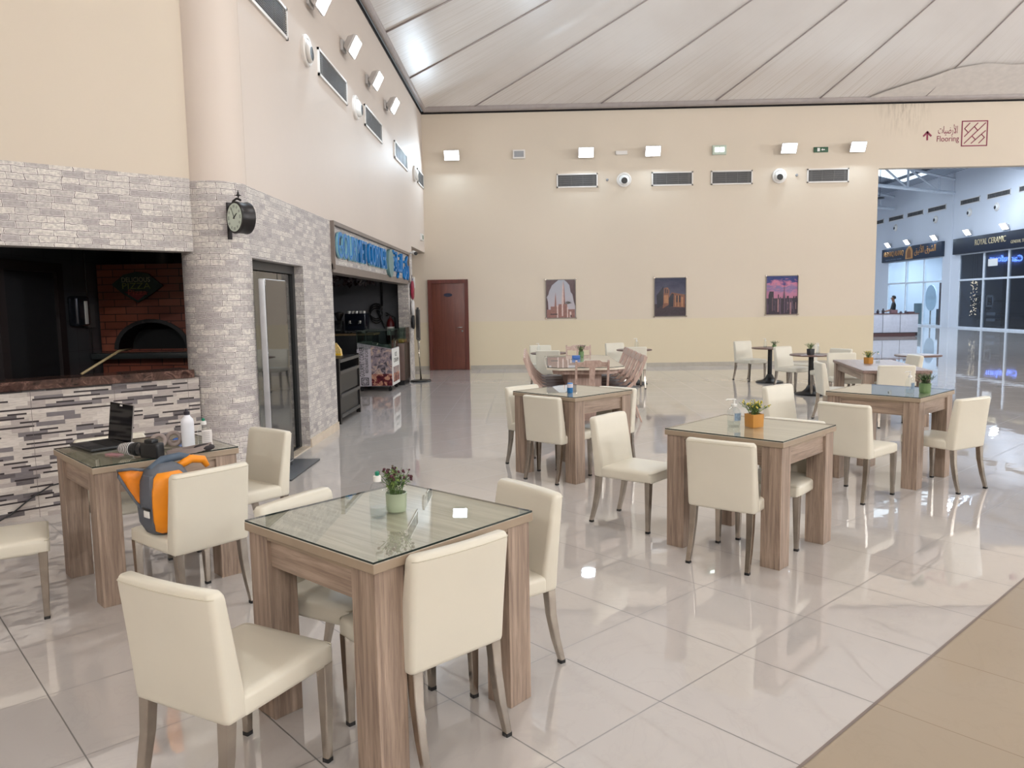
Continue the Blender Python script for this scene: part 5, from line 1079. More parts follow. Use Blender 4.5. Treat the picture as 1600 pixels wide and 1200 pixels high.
# ------------------------------------------------------------------ CREAM CHAIRS
def make_chair():
    t = thing('dining_chair', 'x', 'chair')
    # seat cushion
    bm = bmesh.new(); rings = []
    for z, g in ((0.352, -0.012), (0.358, -0.002), (0.37, 0.0), (0.408, 0.0), (0.420, -0.003), (0.428, -0.012), (0.433, -0.035), (0.436, -0.09)):
        rings.append([(x, y + 0.045, z) for x, y in rrect(0.214 + g, 0.210 + g, 0.022)])
    loft(bm, rings); bmesh.ops.recalc_face_normals(bm, faces=bm.faces[:]); seat = link('seat', bm, M_LEATHER, t, smooth=R(50))
    bm = bmesh.new(); pr = [(x, y + 0.045, 0.4205) for x, y in rrect(0.2125, 0.2085, 0.022)]; pr = [p for p in pr if p[1] > -0.14]
    pr.sort(key=lambda p: math.atan2(p[0], p[1] + 0.3)); tube(bm, pr, 0.0022, 5); link('piping', bm, M_PIPING, seat, smooth=True)
    # backrest: rear face nearly upright, front face leaning, slightly hollow across
    bm = bmesh.new(); rings = []
    def sec(z, grow=0.0, nn=5):
        k = (z - 0.352) / (0.777 - 0.352); hw = 0.211 + 0.003 * k + grow
        yr = -0.222 - 0.030 * k - 0.010 * k * k - grow * 0.9; yf = -0.128 - 0.072 * min(1, k * 1.02) + grow * 0.9
        if yf - yr < 0.02: yf = yr + 0.02
        out = []
        for x, y in rrect(hw, (yf - yr) / 2, 0.020 if grow > -0.006 else 0.012, 4):
            bow = -0.016 * k * (1 - (x / 0.215) ** 2)
            out.append((x, y + (yf + yr) / 2 + bow, z))
        return out
    def dense(ring):   # add points along the long sides so that the hollow shows
        res = []
        for i, p in enumerate(ring):
            q = ring[(i + 1) % len(ring)]; res.append(p)
            if abs(q[0] - p[0]) > 0.2:
                for m in range(1, 6):
                    s = m / 6; x = p[0] + (q[0] - p[0]) * s; k = (p[2] - 0.352) / 0.425; base = p[1] + 0.016 * k * (1 - (p[0] / 0.215) ** 2)
                    res.append((x, base - 0.016 * k * (1 - (x / 0.215) ** 2), p[2]))
        return res
    for z, g in ((0.352, -0.010), (0.358, -0.002), (0.37, 0), (0.45, 0), (0.53, 0), (0.61, 0), (0.69, 0), (0.745, 0), (0.760, -0.001), (0.770, -0.005), (0.776, -0.012)): rings.append(dense(sec(z, g)))
    loft(bm, rings); bmesh.ops.recalc_face_normals(bm, faces=bm.faces[:]); back = link('backrest', bm, M_LEATHER, t, smooth=R(50))
    rt = sorted([p for p in dense(sec(0.757)) if p[1] < -0.245 and abs(p[0]) < 0.205], key=lambda p: p[0])
    bm = bmesh.new(); tube(bm, [(-0.2130, rt[0][1] + 0.012, 0.7595)] + [(x, y - 0.0005, 0.760) for x, y, z in rt] + [(0.2130, rt[-1][1] + 0.012, 0.7595)], 0.0020, 5); link('piping', bm, M_PIPING, back, smooth=True)
    # legs
    for sx in (-1, 1):
        for fr in (1, 0):
            bm = bmesh.new(); rings = []
            if fr: path = [((0.193, 0.222), 0.362, 0.0215), ((0.194, 0.220), 0.18, 0.0175), ((0.195, 0.218), 0.014, 0.0135)]
            else: path = [((0.178, -0.196), 0.362, 0.0215), ((0.180, -0.205), 0.24, 0.019), ((0.183, -0.228), 0.12, 0.0165), ((0.186, -0.258), 0.014, 0.0135)]
            for (x, y), z, h in path: rings.append([(sx * x + px, y + py, z) for px, py in rrect(h, h, 0.003, 1)])
            loft(bm, rings); bmesh.ops.recalc_face_normals(bm, faces=bm.faces[:]); lg = link('leg', bm, M_STEEL, t, smooth=R(30))
            (x, y), z, h = path[-1]; bm = bmesh.new(); loft(bm, [[(sx * x + px, y + py, zz) for px, py in rrect(h + 0.001, h + 0.001, 0.003, 1)] for zz in (0.0, 0.015)]); bmesh.ops.recalc_face_normals(bm, faces=bm.faces[:]); link('foot_cap', bm, M_BLACK, lg)
    return t
CHAIRS = [
 (-1.007, 2.449, -26.3, 'cream leatherette chair pulled out nearest the camera, its back turned to us', 'A'),
 (-0.417, 2.773, 44.0, 'cream chair at the front right side of the nearest table, its tall back facing us', 'B1'),
 (-0.835, 3.165, -118.0, 'cream chair tucked under the left rear of the nearest table, only its top showing', 'C1'),
 (-0.195, 3.290, 128.0, 'cream chair at the right rear side of the nearest table, half hidden', 'D1'),
 (-1.854, 4.039, 52.1, 'cream chair with the orange and grey backpack on its seat, at the laptop table', 'E'),
 (-1.921, 4.969, 143.4, 'cream chair between the laptop table and the glass door, its front facing left', 'F'),
 (-2.620, 4.780, -137.0, 'cream chair behind the laptop, between the laptop table and the striped tile counter', 'G'),
 (-2.839, 3.876, -57.0, 'cream chair cut by the left picture edge, only its seat and one leg in view', 'H'),
 (0.755, 5.508, -129.0, 'cream chair with a creased seat back, standing free between two square tables, facing right', 'B'),
 (1.260, 4.709, -36.6, 'cream chair in front of the orange flower pot table, its back facing us', 'C'),
 (1.670, 5.110, 141.3, 'cream chair tucked under the rear right side of the table with the orange flower pot', 'I'),
 (2.533, 7.268, -143.0, 'cream chair with a soft folded back behind the orange flower pot table, facing us', 'J'),
 (2.650, 6.224, -49.5, 'cream chair left front of the green pot table, its back facing us', 'K'),
 (3.506, 6.528, 29.5, 'cream chair at the right of the table with the green pot, the rightmost chair', 'L'),
 (4.530, 9.690, -12.5, 'square backed cream chair between the green pot table and the bare wooden table', 'M'),
 (4.03, 10.12, -97.0, 'cream chair seen edge on at the left side of the bare wooden table', 'N'),
 (5.30, 11.15, 88.0, 'cream chair at the right end of the bare wooden table, mostly hidden, its top showing', 'O'),
 (4.75, 11.60, 178.0, 'cream chair behind the bare wooden table, only a strip of back showing', 'O2'),
 (0.255, 6.998, -41.2, 'cream chair left front of the blue can table, its back facing us', 'T3fl'),
 (0.07, 7.555, -137.7, 'cream chair at the left rear of the table with the blue can, its edge showing', 'T3bl'),
 (0.700, 7.300, 139.0, 'cream chair under the right rear side of the table with the blue can', 'T3br'),
 (4.40, 15.45, -155.0, 'cream chair left of the farther round table on the right, nearest the far wall', 'Q'),
 (5.00, 14.20, 62.0, 'cream chair between the two round pedestal tables, facing the farther table', 'P1'),
 (4.585, 13.476, -148.0, 'cream chair between the two round pedestal tables, facing the nearer table', 'P2'),
 (4.95, 12.72, 118.0, 'cream chair right of the nearer round pedestal table, its seat facing left', 'S'),
 (0.36, 13.75, -10.0, 'cream chair before the small round table at far left, back to us', 'U'),
 (0.22, 15.05, -178.0, 'cream chair on the far side of the small round table at far left', 'V'),
 (1.93, 14.42, 3.0, 'cream chair before the round table right behind the long dining set, back to us', 'W'),
 (1.82, 15.48, -156.0, 'cream chair at the left of the round table behind the long dining set', 'X'),
]
ch0 = make_chair()
for i, (x, y, a, lb, k) in enumerate(CHAIRS):
    if i == 0: ch0.location = (x, y, 0); ch0.rotation_euler = (0, 0, R(a)); ch0['label'] = lb; ch0['group'] = 'cream leatherette dining chairs'
    else: dup(ch0, (x, y, 0), R(a), lb)

# ------------------------------------------------------------------ SQUARE TABLES
def make_table():
    t = thing('square_table', 'x', 'table', group='square oak tables with glass tops'); W = 0.40; zt = 0.772
    bm = bmesh.new(); box(bm, -W, W, -W, W, 0.738, zt - 0.0); bmesh.ops.bevel(bm, geom=[e for e in bm.edges], offset=0.002, segments=1, affect='EDGES')
    for f in bm.faces: f.material_index = 0 if f.normal.z > 0.5 else 1
    link('tabletop', bm, [M_OAKTOP, M_OAKEDGE], t)
    bm = bmesh.new(); g = W - 0.002; box(bm, -g, g, -g, g, zt + 0.0005, zt + 0.0075)
    bm.normal_update()
    for f in bm.faces:
        f.material_index = 0 if f.normal.z > 0.5 else (2 if f.normal.z < -0.5 else 1)
    bmesh.ops.recalc_face_normals(bm, faces=bm.faces[:]); link('glass_top', bm, [M_GLASSTOP, M_GLASSEDGE, M_TRANSP], t)
    L_ = 0.125
    for sx in (-1, 1):
        for sy in (-1, 1):
            bm = bmesh.new(); x0, x1 = sorted((sx * (W - 0.012), sx * (W - 0.012 - L_))); y0, y1 = sorted((sy * (W - 0.012), sy * (W - 0.012 - L_)))
            box(bm, x0, x1, y0, y1, 0, 0.738); bmesh.ops.bevel(bm, geom=bm.edges[:], offset=0.0015, segments=1, affect='EDGES'); link('leg', bm, M_OAKZ, t)
    a = W - 0.012 - L_
    for sy in (-1, 1):
        y0, y1 = sorted((sy * (W - 0.030), sy * (W - 0.055))); bm = bmesh.new(); box(bm, -a, a, y0, y1, 0.615, 0.738); ap = link('apron', bm, M_OAKX, t)
        y0, y1 = sorted((sy * (W - 0.014), sy * (W - 0.032))); bm = bmesh.new(); box(bm, -a, a, y0, y1, 0.722, 0.738); link('moulding', bm, M_OAKEDGE, ap)
    for sx in (-1, 1):
        x0, x1 = sorted((sx * (W - 0.030), sx * (W - 0.055))); bm = bmesh.new(); box(bm, x0, x1, -a, a, 0.615, 0.738); ap = link('apron', bm, M_OAKY, t)
        x0, x1 = sorted((sx * (W - 0.014), sx * (W - 0.032))); bm = bmesh.new(); box(bm, x0, x1, -a, a, 0.722, 0.738); link('moulding', bm, M_OAKEDGE, ap)
    return t
M_GLASSTOP = glassy('table_glass', (0.90, 0.925, 0.905), 1.6, 1.2)
tb0 = make_table()
TABS = [(-0.56, 2.952, -40.2, 'nearest square oak table with glass top, carrying a bottle and dark flowered plant'),
        (-2.315, 4.505, -45.4, 'square oak table with the laptop and camera, beside the striped tile counter'),
        (1.437, 5.000, -42.3, 'square oak table with glass top carrying the orange flower pot and pump bottle'),
        (0.399, 7.237, -45.8, 'square oak glass topped table carrying the blue can, before the long dining set'),
        (3.211, 6.895, -46.2, 'square oak table with glass top carrying the green pot, rightmost of the square tables')]
for i, (x, y, a, lb) in enumerate(TABS):
    if i == 0: tb0.location = (x, y, 0); tb0.rotation_euler = (0, 0, R(a)); tb0['label'] = lb
    else: dup(tb0, (x, y, 0), R(a), lb)
ZG = 0.7795

# bare wooden table
M_PINK = wood('rosy_oak_top', srgb(112, 90, 82), srgb(146, 122, 112), 'Y', 0.45)
lt = thing('wooden_table', 'long bare rosy wooden table without glass behind the green pot table', 'table', (4.72, 10.50, 0), R(-10.4))
bbox('tabletop', (-0.40, 0.40, -0.92, 0.92, 0.663, 0.70), M_PINK, lt, 0.003)
for sx in (-1, 1):
    for sy in (-1, 1): bbox('leg', (min(sx * 0.385, sx * 0.26), max(sx * 0.385, sx * 0.26), min(sy * 0.905, sy * 0.78), max(sy * 0.905, sy * 0.78), 0, 0.663), M_OAKZ, lt, 0.002)
for sy in (-1, 1): bbox('apron', (-0.26, 0.26, min(sy * 0.88, sy * 0.85), max(sy * 0.88, sy * 0.85), 0.56, 0.663), M_OAKX, lt)
for sx in (-1, 1): bbox('apron', (min(sx * 0.36, sx * 0.33), max(sx * 0.36, sx * 0.33), -0.78, 0.78, 0.56, 0.663), M_OAKY, lt)

# round pedestal tables
M_DKTOP = wood('dark_walnut_top', srgb(84, 60, 52), srgb(120, 92, 82), 'X', 0.35)
def make_round():
    t = thing('round_table', 'x', 'table', group='round pedestal tables'); bm = bmesh.new(); lathe(bm, [(0.33, 0.655), (0.345, 0.66), (0.345, 0.675), (0.338, 0.68)], 40); link('tabletop', bm, M_DKTOP, t, smooth=R(40))
    bm = bmesh.new(); lathe(bm, [(0.042, 0.06), (0.042, 0.655)], 20); link('column', bm, M_BLACK, t, smooth=R(40))
    bm = bmesh.new(); lathe(bm, [(0.255, 0), (0.26, 0.012), (0.24, 0.03), (0.14, 0.05), (0.08, 0.10), (0.05, 0.16)], 36); link('base', bm, M_BLACK, t, smooth=R(50)); return t
rt0 = make_round()
RT = [(4.66, 15.0, 'round dark topped pedestal table nearest the far wall, right group'), (4.72, 12.98, 'round dark topped pedestal table, nearer one of the right group'), (0.36, 14.45, 'small round pedestal table behind the left end of the long dining set'),
      (2.04, 15.05, 'round pedestal table behind the right end of the long dining set'), (6.25, 12.5, 'round thin topped table right of the bare wooden table')]
for i, (x, y, lb) in enumerate(RT):
    if i == 0: rt0.location = (x, y, 0); rt0['label'] = lb
    else: dup(rt0, (x, y, 0), 0, lb)

# ------------------------------------------------------------------ LONG DINING SET
M_PALE = wood('limed_wood', srgb(164, 136, 124), srgb(196, 170, 156), 'Z', 0.5, 0.8); M_CREAMW = plain('cream_lacquer_edge', srgb(214, 202, 184), 0.35)
ld = thing('dining_table', 'long pale dining table with clipped corners and glass top, ringed by wooden chairs', 'table', (0.74, 11.25, 0))
def octo(hw, hl, c): return [(hw, -hl + c), (hw, hl - c), (hw - c, hl), (-hw + c, hl), (-hw, hl - c), (-hw, -hl + c), (-hw + c, -hl), (hw - c, -hl)]
def slab(name, pts, z0, z1, mat, parent, top=None):
    bm = bmesh.new(); loft(bm, [[(x, y, z0) for x, y in pts], [(x, y, z1) for x, y in pts]]); bmesh.ops.recalc_face_normals(bm, faces=bm.faces[:]); bm.normal_update()
    if top:
        for f in bm.faces: f.material_index = 1 if f.normal.z > 0.5 else (2 if f.normal.z < -0.5 and len(top) > 1 else 0)
        return link(name, bm, [mat] + top, parent)
    return link(name, bm, mat, parent)
slab('tabletop', octo(0.52, 1.22, 0.16), 0.722, 0.75, M_CREAMW, ld); slab('glass_top', octo(0.51, 1.21, 0.158), 0.7505, 0.758, M_GLASSEDGE, ld, [M_GLASSTOP, M_TRANSP])
slab('under_frame', octo(0.43, 1.12, 0.13), 0.66, 0.722, M_PALE, ld)
for y in (-0.75, 0.75):
    bbox('pedestal', (-0.23, 0.23, y - 0.09, y + 0.09, 0.03, 0.66), M_PALE, ld, 0.006); bbox('pedestal_foot', (-0.245, 0.245, y - 0.11, y + 0.11, 0, 0.035), M_PALE, ld, 0.006)
bbox('stretcher', (-0.04, 0.04, -0.66, 0.66, 0.2, 0.3), M_PALE, ld)
def make_wchair():
    t = thing('wooden_chair', 'x', 'chair', group='curved back wooden chairs around the long table')
    bm = bmesh.new(); rings = [[(x, y + 0.02, z) for x, y in rrect(0.20 + g, 0.20 + g, 0.03)] for z, g in ((0.42, -0.005), (0.425, 0), (0.445, 0), (0.455, -0.01))]; loft(bm, rings); bmesh.ops.recalc_face_normals(bm, faces=bm.faces[:]); link('seat', bm, plain('brown_seat_pad', srgb(92, 72, 66), 0.6), t, smooth=R(40))
    for sx in (-1, 1):
        x = sx * 0.20; bm = bmesh.new(); pts = [(x, -0.36, 0.88), (x, -0.325, 0.78), (x, -0.275, 0.65), (x, -0.21, 0.54), (x, -0.11, 0.455), (x, 0.03, 0.40), (x, 0.19, 0.385)]
        rings = []
        for i, p in enumerate(pts):
            d = (Vector(pts[min(i + 1, 6)]) - Vector(pts[max(i - 1, 0)])).normalized(); n_ = Vector((0, -d.z, d.y)); h = 0.020
            rings.append([Vector(p) + Vector((a, 0, 0)) + n_ * b for a, b in ((-0.013, -h), (0.013, -h), (0.013, h), (-0.013, h))])
        loft(bm, rings); bmesh.ops.recalc_face_normals(bm, faces=bm.faces[:]); link('back_post', bm, M_PALE, t)
        for y0, y1 in ((0.18, 0.19), (-0.15, -0.30)):
            bm = bmesh.new(); loft(bm, [[(x * 0.96 + a, y0 + b, 0.42) for a, b in rrect(0.018, 0.018, 0.003, 1)], [(x * 0.96 + a, y1 + b, 0.0) for a, b in rrect(0.012, 0.012, 0.003, 1)]]); bmesh.ops.recalc_face_normals(bm, faces=bm.faces[:]); link('leg', bm, M_PALE, t)
    bm = bmesh.new(); prof = [(-0.19, 0.80, 0.86), (-0.12, 0.80, 0.865), (-0.09, 0.795, 0.885), (0, 0.79, 0.885), (0.09, 0.795, 0.885), (0.12, 0.80, 0.865), (0.19, 0.80, 0.86)]
    rings = [[(x, -0.335 - (0.0), z0), (x, -0.31, z0), (x, -0.345, z1), (x, -0.37, z1)] for x, z0, z1 in prof]; loft(bm, rings); bmesh.ops.recalc_face_normals(bm, faces=bm.faces[:]); link('top_rail', bm, M_PALE, t)
    bm = bmesh.new(); loft(bm, [[(a, -0.205 + b, 0.50) for a, b in rrect(0.045, 0.008, 0.002, 1)], [(a, -0.262 + b, 0.65) for a, b in rrect(0.034, 0.008, 0.002, 1)], [(a, -0.325 + b, 0.80) for a, b in rrect(0.036, 0.008, 0.002, 1)]]); bmesh.ops.recalc_face_normals(bm, faces=bm.faces[:]); link('splat', bm, M_PALE, t)
    bm = bmesh.new(); box(bm, -0.19, 0.19, -0.225, -0.205, 0.49, 0.53); link('lower_rail', bm, M_PALE, t)
    return t
wc0 = make_wchair(); WC = [(0.78, 9.93, 0, 'pale wooden chair at the near end of the long table, its back facing us'), (0.83, 12.78, 180, 'pale wooden chair at the far end of the long table, facing us')]
ord_ = ['nearest', 'second', 'third', 'fourth', 'farthest']
for k in range(5):
    WC.append((0.285, 10.42 + k * 0.44, -90, '%s curved back wooden chair in the left row of the long table' % ord_[k])); WC.append((1.185, 10.42 + k * 0.44, 90, '%s curved back wooden chair in the right row of the long table' % ord_[k]))
for i, (x, y, a, lb) in enumerate(WC):
    if i == 0: wc0.location = (x, y, 0); wc0.rotation_euler = (0, 0, R(a)); wc0['label'] = lb
    else: dup(wc0, (x, y, 0), R(a), lb)

# ------------------------------------------------------------------ THINGS ON TABLES
M_WATER = glassy('clear_gel', (0.90, 0.93, 0.93), 1.33, 1.5)
def bottle(label, loc, h=0.15, r=0.032, kind='flip', s=1.0, label_col=None, group='clear sanitizer bottles'):
    t = thing('sanitizer_bottle', label, 'bottle', loc, 0, group)
    bm = bmesh.new(); lathe(bm, [(r * 0.9, 0), (r, 0.005), (r, h * 0.66), (r * 0.92, h * 0.76), (r * 0.65, h * 0.86), (r * 0.42, h * 0.90), (r * 0.40, h * 0.93)], 28); link('body', bm, M_GLASSCLR, t, smooth=R(50))
    bm = bmesh.new(); lathe(bm, [(r * 0.86, 0.006), (r * 0.93, 0.012), (r * 0.93, h * 0.27)], 28); link('gel', bm, M_WATER, t, smooth=R(50))
    if kind == 'flip':
        bm = bmesh.new(); lathe(bm, [(r * 0.46, h * 0.92), (r * 0.48, h * 0.935), (r * 0.46, h * 1.06), (r * 0.3, h * 1.07)], 20); link('cap', bm, M_WHITEP, t, smooth=R(40))
        bm = bmesh.new(); lathe(bm, [(r * 0.22, h * 1.07), (r * 0.25, h * 1.09), (r * 0.28, h * 1.15), (r * 0.15, h * 1.18)], 14); link('spout', bm, plain('green_spout', srgb(20, 120, 92), 0.35), t, smooth=R(40))
    else:
        bm = bmesh.new(); lathe(bm, [(r * 0.44, h * 0.92), (r * 0.46, h * 1.02), (r * 0.16, h * 1.04), (r * 0.14, h * 1.22), (r * 0.3, h * 1.23), (r * 0.3, h * 1.27)], 16); tube(bm, [(0, 0, h * 1.25), (-r * 1.0, 0, h * 1.25), (-r * 1.25, 0, h * 1.21)], r * 0.12, 8); link('pump', bm, M_WHITEP, t, smooth=R(40))
        bm = bmesh.new(); tube(bm, [(0, 0, 0.02), (0, 0, h * 0.93)], 0.0022, 6); link('dip_tube', bm, M_WHITEP, t)
    if label_col:
        bm = bmesh.new(); n = 10; a0, a1 = R(-100), R(-20)
        for i in range(n):
            b0_, b1_ = a0 + (a1 - a0) * i / n, a0 + (a1 - a0) * (i + 1) / n; rr_ = r * 1.01
            bm.faces.new([bm.verts.new((rr_ * math.cos(b), rr_ * math.sin(b), z)) for b, z in ((b0_, h * 0.30), (b1_, h * 0.25), (b1_, h * 0.60), (b0_, h * 0.66))])
        link('label', bm, plain('bottle_label', label_col, 0.4, var=0.3, scale=120), t)
    return t
def plant(label, loc, pot_mat, leaf_cols, flower_col, r=0.04, h=0.08, square=False, n=42, spread=0.075, fh=0.10, seed=1, cat='plant', name='potted_plant', box_top=False):
    t = thing(name, label, cat, loc, R(25) if square else 0, 'small potted plants on the tables'); rr = random.Random(seed)
    bm = bmesh.new()
    if square: loft(bm, [[(x, y, z) for x, y in rrect(r * q, r * q, 0.006, 2)] for z, q in ((0, 0.93), (0.004, 0.96), (h, 1.0), (h, 0.9), (h - 0.012, 0.88))])
    else: lathe(bm, [(r * 0.86, 0), (r * 0.9, 0.004), (r * 0.96, h * 0.3), (r * 0.95, h * 0.33), (r * 0.98, h * 0.62), (r * 0.97, h * 0.65), (r, h), (r * 0.92, h), (r * 0.9, h - 0.012)], 28)
    link('pot', bm, pot_mat, t, smooth=R(40))
    bm = bmesh.new(); lathe(bm, [(r * 0.85, h - 0.014), (r * 0.4, h - 0.008)], 14); link('soil', bm, plain('dark_soil', srgb(44, 34, 28), 0.9), t)
    tips = []; bm = bmesh.new(); lm = bmesh.new(); uv = None
    for k in range(n):
        a = rr.uniform(0, 2 * PI); e = abs(rr.gauss(0, 0.5)); L_ = fh * rr.uniform(0.65, 1.1); b = Vector((rr.uniform(-0.5, 0.5) * r, rr.uniform(-0.5, 0.5) * r, h - 0.01))
        tip = b + Vector((math.cos(a) * spread * min(1, e + 0.1), math.sin(a) * spread * min(1, e + 0.1), L_)); mid = b.lerp(tip, 0.5) + Vector((0, 0, L_ * 0.12))
        tube(bm, [b, mid, tip], 0.0011, 4); tips.append(tip)
        for q in range(7):
            s = rr.uniform(0.2, 1.0); p = b.lerp(mid, s * 2) if s < 0.5 else mid.lerp(tip, s * 2 - 1); M_ = Euler((rr.uniform(-0.9, 0.9), rr.uniform(-0.9, 0.9), rr.uniform(0, 6.3))).to_matrix(); sz = rr.uniform(0.006, 0.012)
            f = lm.faces.new([lm.verts.new(p + M_ @ (Vector(v) * sz)) for v in ((0, 0, 0), (0.8, 0.35, 0.12), (1.9, 0, 0.3), (0.8, -0.35, 0.12))]); f.material_index = rr.randrange(len(leaf_cols))
    link('stems', bm, leaf_cols[0], t); link('leaves', lm, leaf_cols, t)
    if flower_col:
        bm = bmesh.new()
        for tip in tips:
            if rr.random() < 0.75: bmesh.ops.create_icosphere(bm, subdivisions=1, radius=rr.uniform(0.004, 0.008), matrix=Matrix.Translation(tip) @ Euler((rr.uniform(0, 3), rr.uniform(0, 3), 0)).to_matrix().to_4x4() @ Matrix.Diagonal((1, 1.2, 0.7, 1)))
        link('flowers', bm, flower_col, t)['kind'] = 'stuff'
    return t
LG = [plain('leaf_mid_green', srgb(84, 110, 54), 0.5), plain('leaf_dark_green', srgb(50, 76, 42), 0.5), plain('leaf_light_green', srgb(124, 144, 76), 0.5)]
LD = [LG[1], plain('leaf_deep_green', srgb(40, 60, 34), 0.5), LG[0]]
POTG = plain('sage_pot', srgb(150, 160, 134), 0.4, var=0.03); POTO = plain('ochre_pot', srgb(186, 130, 58), 0.45, var=0.05); POTGR = plain('leaf_green_pot', srgb(96, 122, 78), 0.45); POTD = plain('dark_pot', srgb(50, 50, 52), 0.5)
bottle('clear sanitizer bottle with green tipped white cap on the nearest table', (-0.60, 2.925, ZG), 0.155, 0.033)
plant('sage green pot with dark red flowers on the nearest table', (-0.545, 3.02, ZG), POTG, LG, plain('dark_red_flower', srgb(78, 34, 46), 0.6), 0.043, 0.075, fh=0.10, seed=2, n=46)
bottle('clear pump bottle beside the orange pot on the middle right table', (1.335, 5.03, ZG), 0.14, 0.043, 'pump', label_col=srgb(120, 140, 160))
plant('square ochre pot of yellow green flowers beside the pump bottle', (1.455, 4.99, ZG), POTO, LG, plain('yellow_green_flower', srgb(196, 178, 74), 0.6), 0.045, 0.085, True, fh=0.085, spread=0.09, seed=4, n=56)
cn = thing('drink_can', 'small blue and white can on the square table before the long dining set', 'can', (0.365, 7.02, ZG)); bm = bmesh.new(); lathe(bm, [(0.022, 0), (0.027, 0.006), (0.027, 0.085), (0.023, 0.093)], 20); link('body', bm, plain('blue_can', srgb(44, 112, 172), 0.3, 0.2, var=0.3, scale=60), cn, smooth=R(40))
bm = bmesh.new(); lathe(bm, [(0.0274, 0.05), (0.0274, 0.085)], 20, cap=False); link('white_band', bm, plain('pale_band', srgb(196, 190, 200), 0.4), cn, smooth=True)
bottle('clear gel bottle beside the green pot on the rightmost square table', (3.26, 6.64, ZG), 0.15, 0.036, 'pump', label_col=srgb(190, 190, 196))
plant('green pot of dark leaves on the rightmost square table', (3.40, 6.66, ZG), POTGR, LD, None, 0.048, 0.085, fh=0.085, spread=0.08, seed=6, n=54)
plant('small square orange pot plant on the bare wooden table', (4.68, 10.71, 0.70), POTO, LG, plain('yellow_green_flower', srgb(196, 178, 74), 0.6), 0.045, 0.085, True, fh=0.09, spread=0.09, seed=9, n=44)
bottle('clear bottle with a dark cap on the bare wooden table', (4.80, 10.69, 0.70), 0.14, 0.03, group='clear sanitizer bottles')
plant('small dark plant on the farther round table of the right group', (4.74, 15.0, 0.68), POTGR, LD, None, 0.04, 0.05, fh=0.08, spread=0.11, seed=10, n=30); bottle('clear pump bottle on the farther round table of the right group', (4.55, 14.95, 0.68), 0.14, 0.035, 'pump')
plant('green plant in a tall dark pot on the nearer round table of the right group', (4.66, 12.85, 0.68), POTD, LG, None, 0.045, 0.10, True, fh=0.10, spread=0.09, seed=12, n=40); bottle('clear pump bottle on the nearer round table of the right group', (4.80, 12.9, 0.68), 0.15, 0.032, 'pump')
bottle('clear bottle on the round table behind the right end of the dining set', (2.08, 15.0, 0.68), 0.17, 0.045, 'pump'); bottle('clear bottle on the small round table at far left', (0.17, 14.40, 0.68), 0.14, 0.035, 'pump')
plant('green pot with dusky pink flowers on the long dining table', (0.80, 11.95, 0.759), POTGR, LG, plain('dusky_flower', srgb(110, 84, 92), 0.6), 0.042, 0.09, fh=0.10, spread=0.09, seed=14, n=44)
tbx = tag(bbox('tissue_box', (0.64, 0.76, 11.60, 11.68, 0.759, 0.81), plain('blue_box', srgb(50, 92, 160), 0.4), None, 0.004), 'small blue box on the long dining table in front of the plant', 'box')

# --- laptop table
lp = thing('laptop', 'open black laptop with dark screen on the table by the striped counter', 'laptop', (-2.62, 4.56, ZG), R(-40))
t_ = NT('laptop_graphite'); t_.color((0.02, 0.02, 0.022)); t_.set(rough=0.35); M_LAP = t_.m
t_ = NT('laptop_dark_screen'); t_.color((0.006, 0.006, 0.007)); t_.set(rough=0.06, ior=1.18); M_LAPSCR = t_.m
bbox('base', (-0.17, 0.17, -0.115, 0.115, 0.002, 0.016), M_LAP, lp, 0.004)
bbox('keyboard', (-0.15, 0.15, -0.01, 0.10, 0.016, 0.0175), plain('laptop_keys', srgb(18, 18, 20), 0.6), lp); bbox('touchpad', (-0.045, 0.045, -0.10, -0.03, 0.016, 0.0168), plain('laptop_pad', srgb(48, 48, 50), 0.3), lp)
Ml = Matrix.Translation((0, 0.115, 0.014)) @ Matrix.Rotation(R(-7), 4, 'X')
bm = bmesh.new(); box(bm, -0.17, 0.17, -0.004, 0.003, 0, 0.235, M=Ml); link('lid', bm, plain('laptop_silver_edge', srgb(130, 124, 120), 0.35, 0.4), lp)
bm = bmesh.new(); box(bm, -0.167, 0.167, -0.0055, -0.004, 0.003, 0.232, M=Ml); link('screen', bm, M_LAPSCR, lp)
bm = bmesh.new(); box(bm, -0.017, 0.017, -0.0065, -0.0055, 0.218, 0.228, M=Ml); link('webcam_cover', bm, M_WHITEP, lp)
ca = thing('camera', 'black camera with a striped cloth covered lens lying on the laptop table', 'camera', (-2.14, 4.19, ZG), R(-14))
bbox('body', (-0.035, 0.085, -0.03, 0.035, 0.0, 0.085), M_BLACK, ca, 0.014, 3); bbox('prism_hump', (-0.005, 0.05, -0.025, 0.03, 0.08, 0.105), M_BLACK, ca, 0.01, 2)
def xcyl(name, x0, x1, r0, r1, mat, parent, zc=0.045, n=24):
    bm = bmesh.new(); loft(bm, [[(x, r * math.cos(2 * PI * i / n), zc + r * math.sin(2 * PI * i / n)) for i in range(n)] for x, r in ((x0, r0 * 0.94), (x0 + 0.003 * (1 if x1 > x0 else -1), r0), ((x0 + x1) / 2, (r0 + r1) / 2 * 1.02), (x1, r1))]); bmesh.ops.recalc_face_normals(bm, faces=bm.faces[:]); return link(name, bm, mat, parent, smooth=R(40))
xcyl('lens', -0.11, -0.03, 0.034, 0.037, plain('lens_black', srgb(30, 30, 34), 0.25), ca); xcyl('focus_ring', -0.085, -0.06, 0.0385, 0.0385, plain('ribbed_black', srgb(16, 16, 18), 0.6), ca)
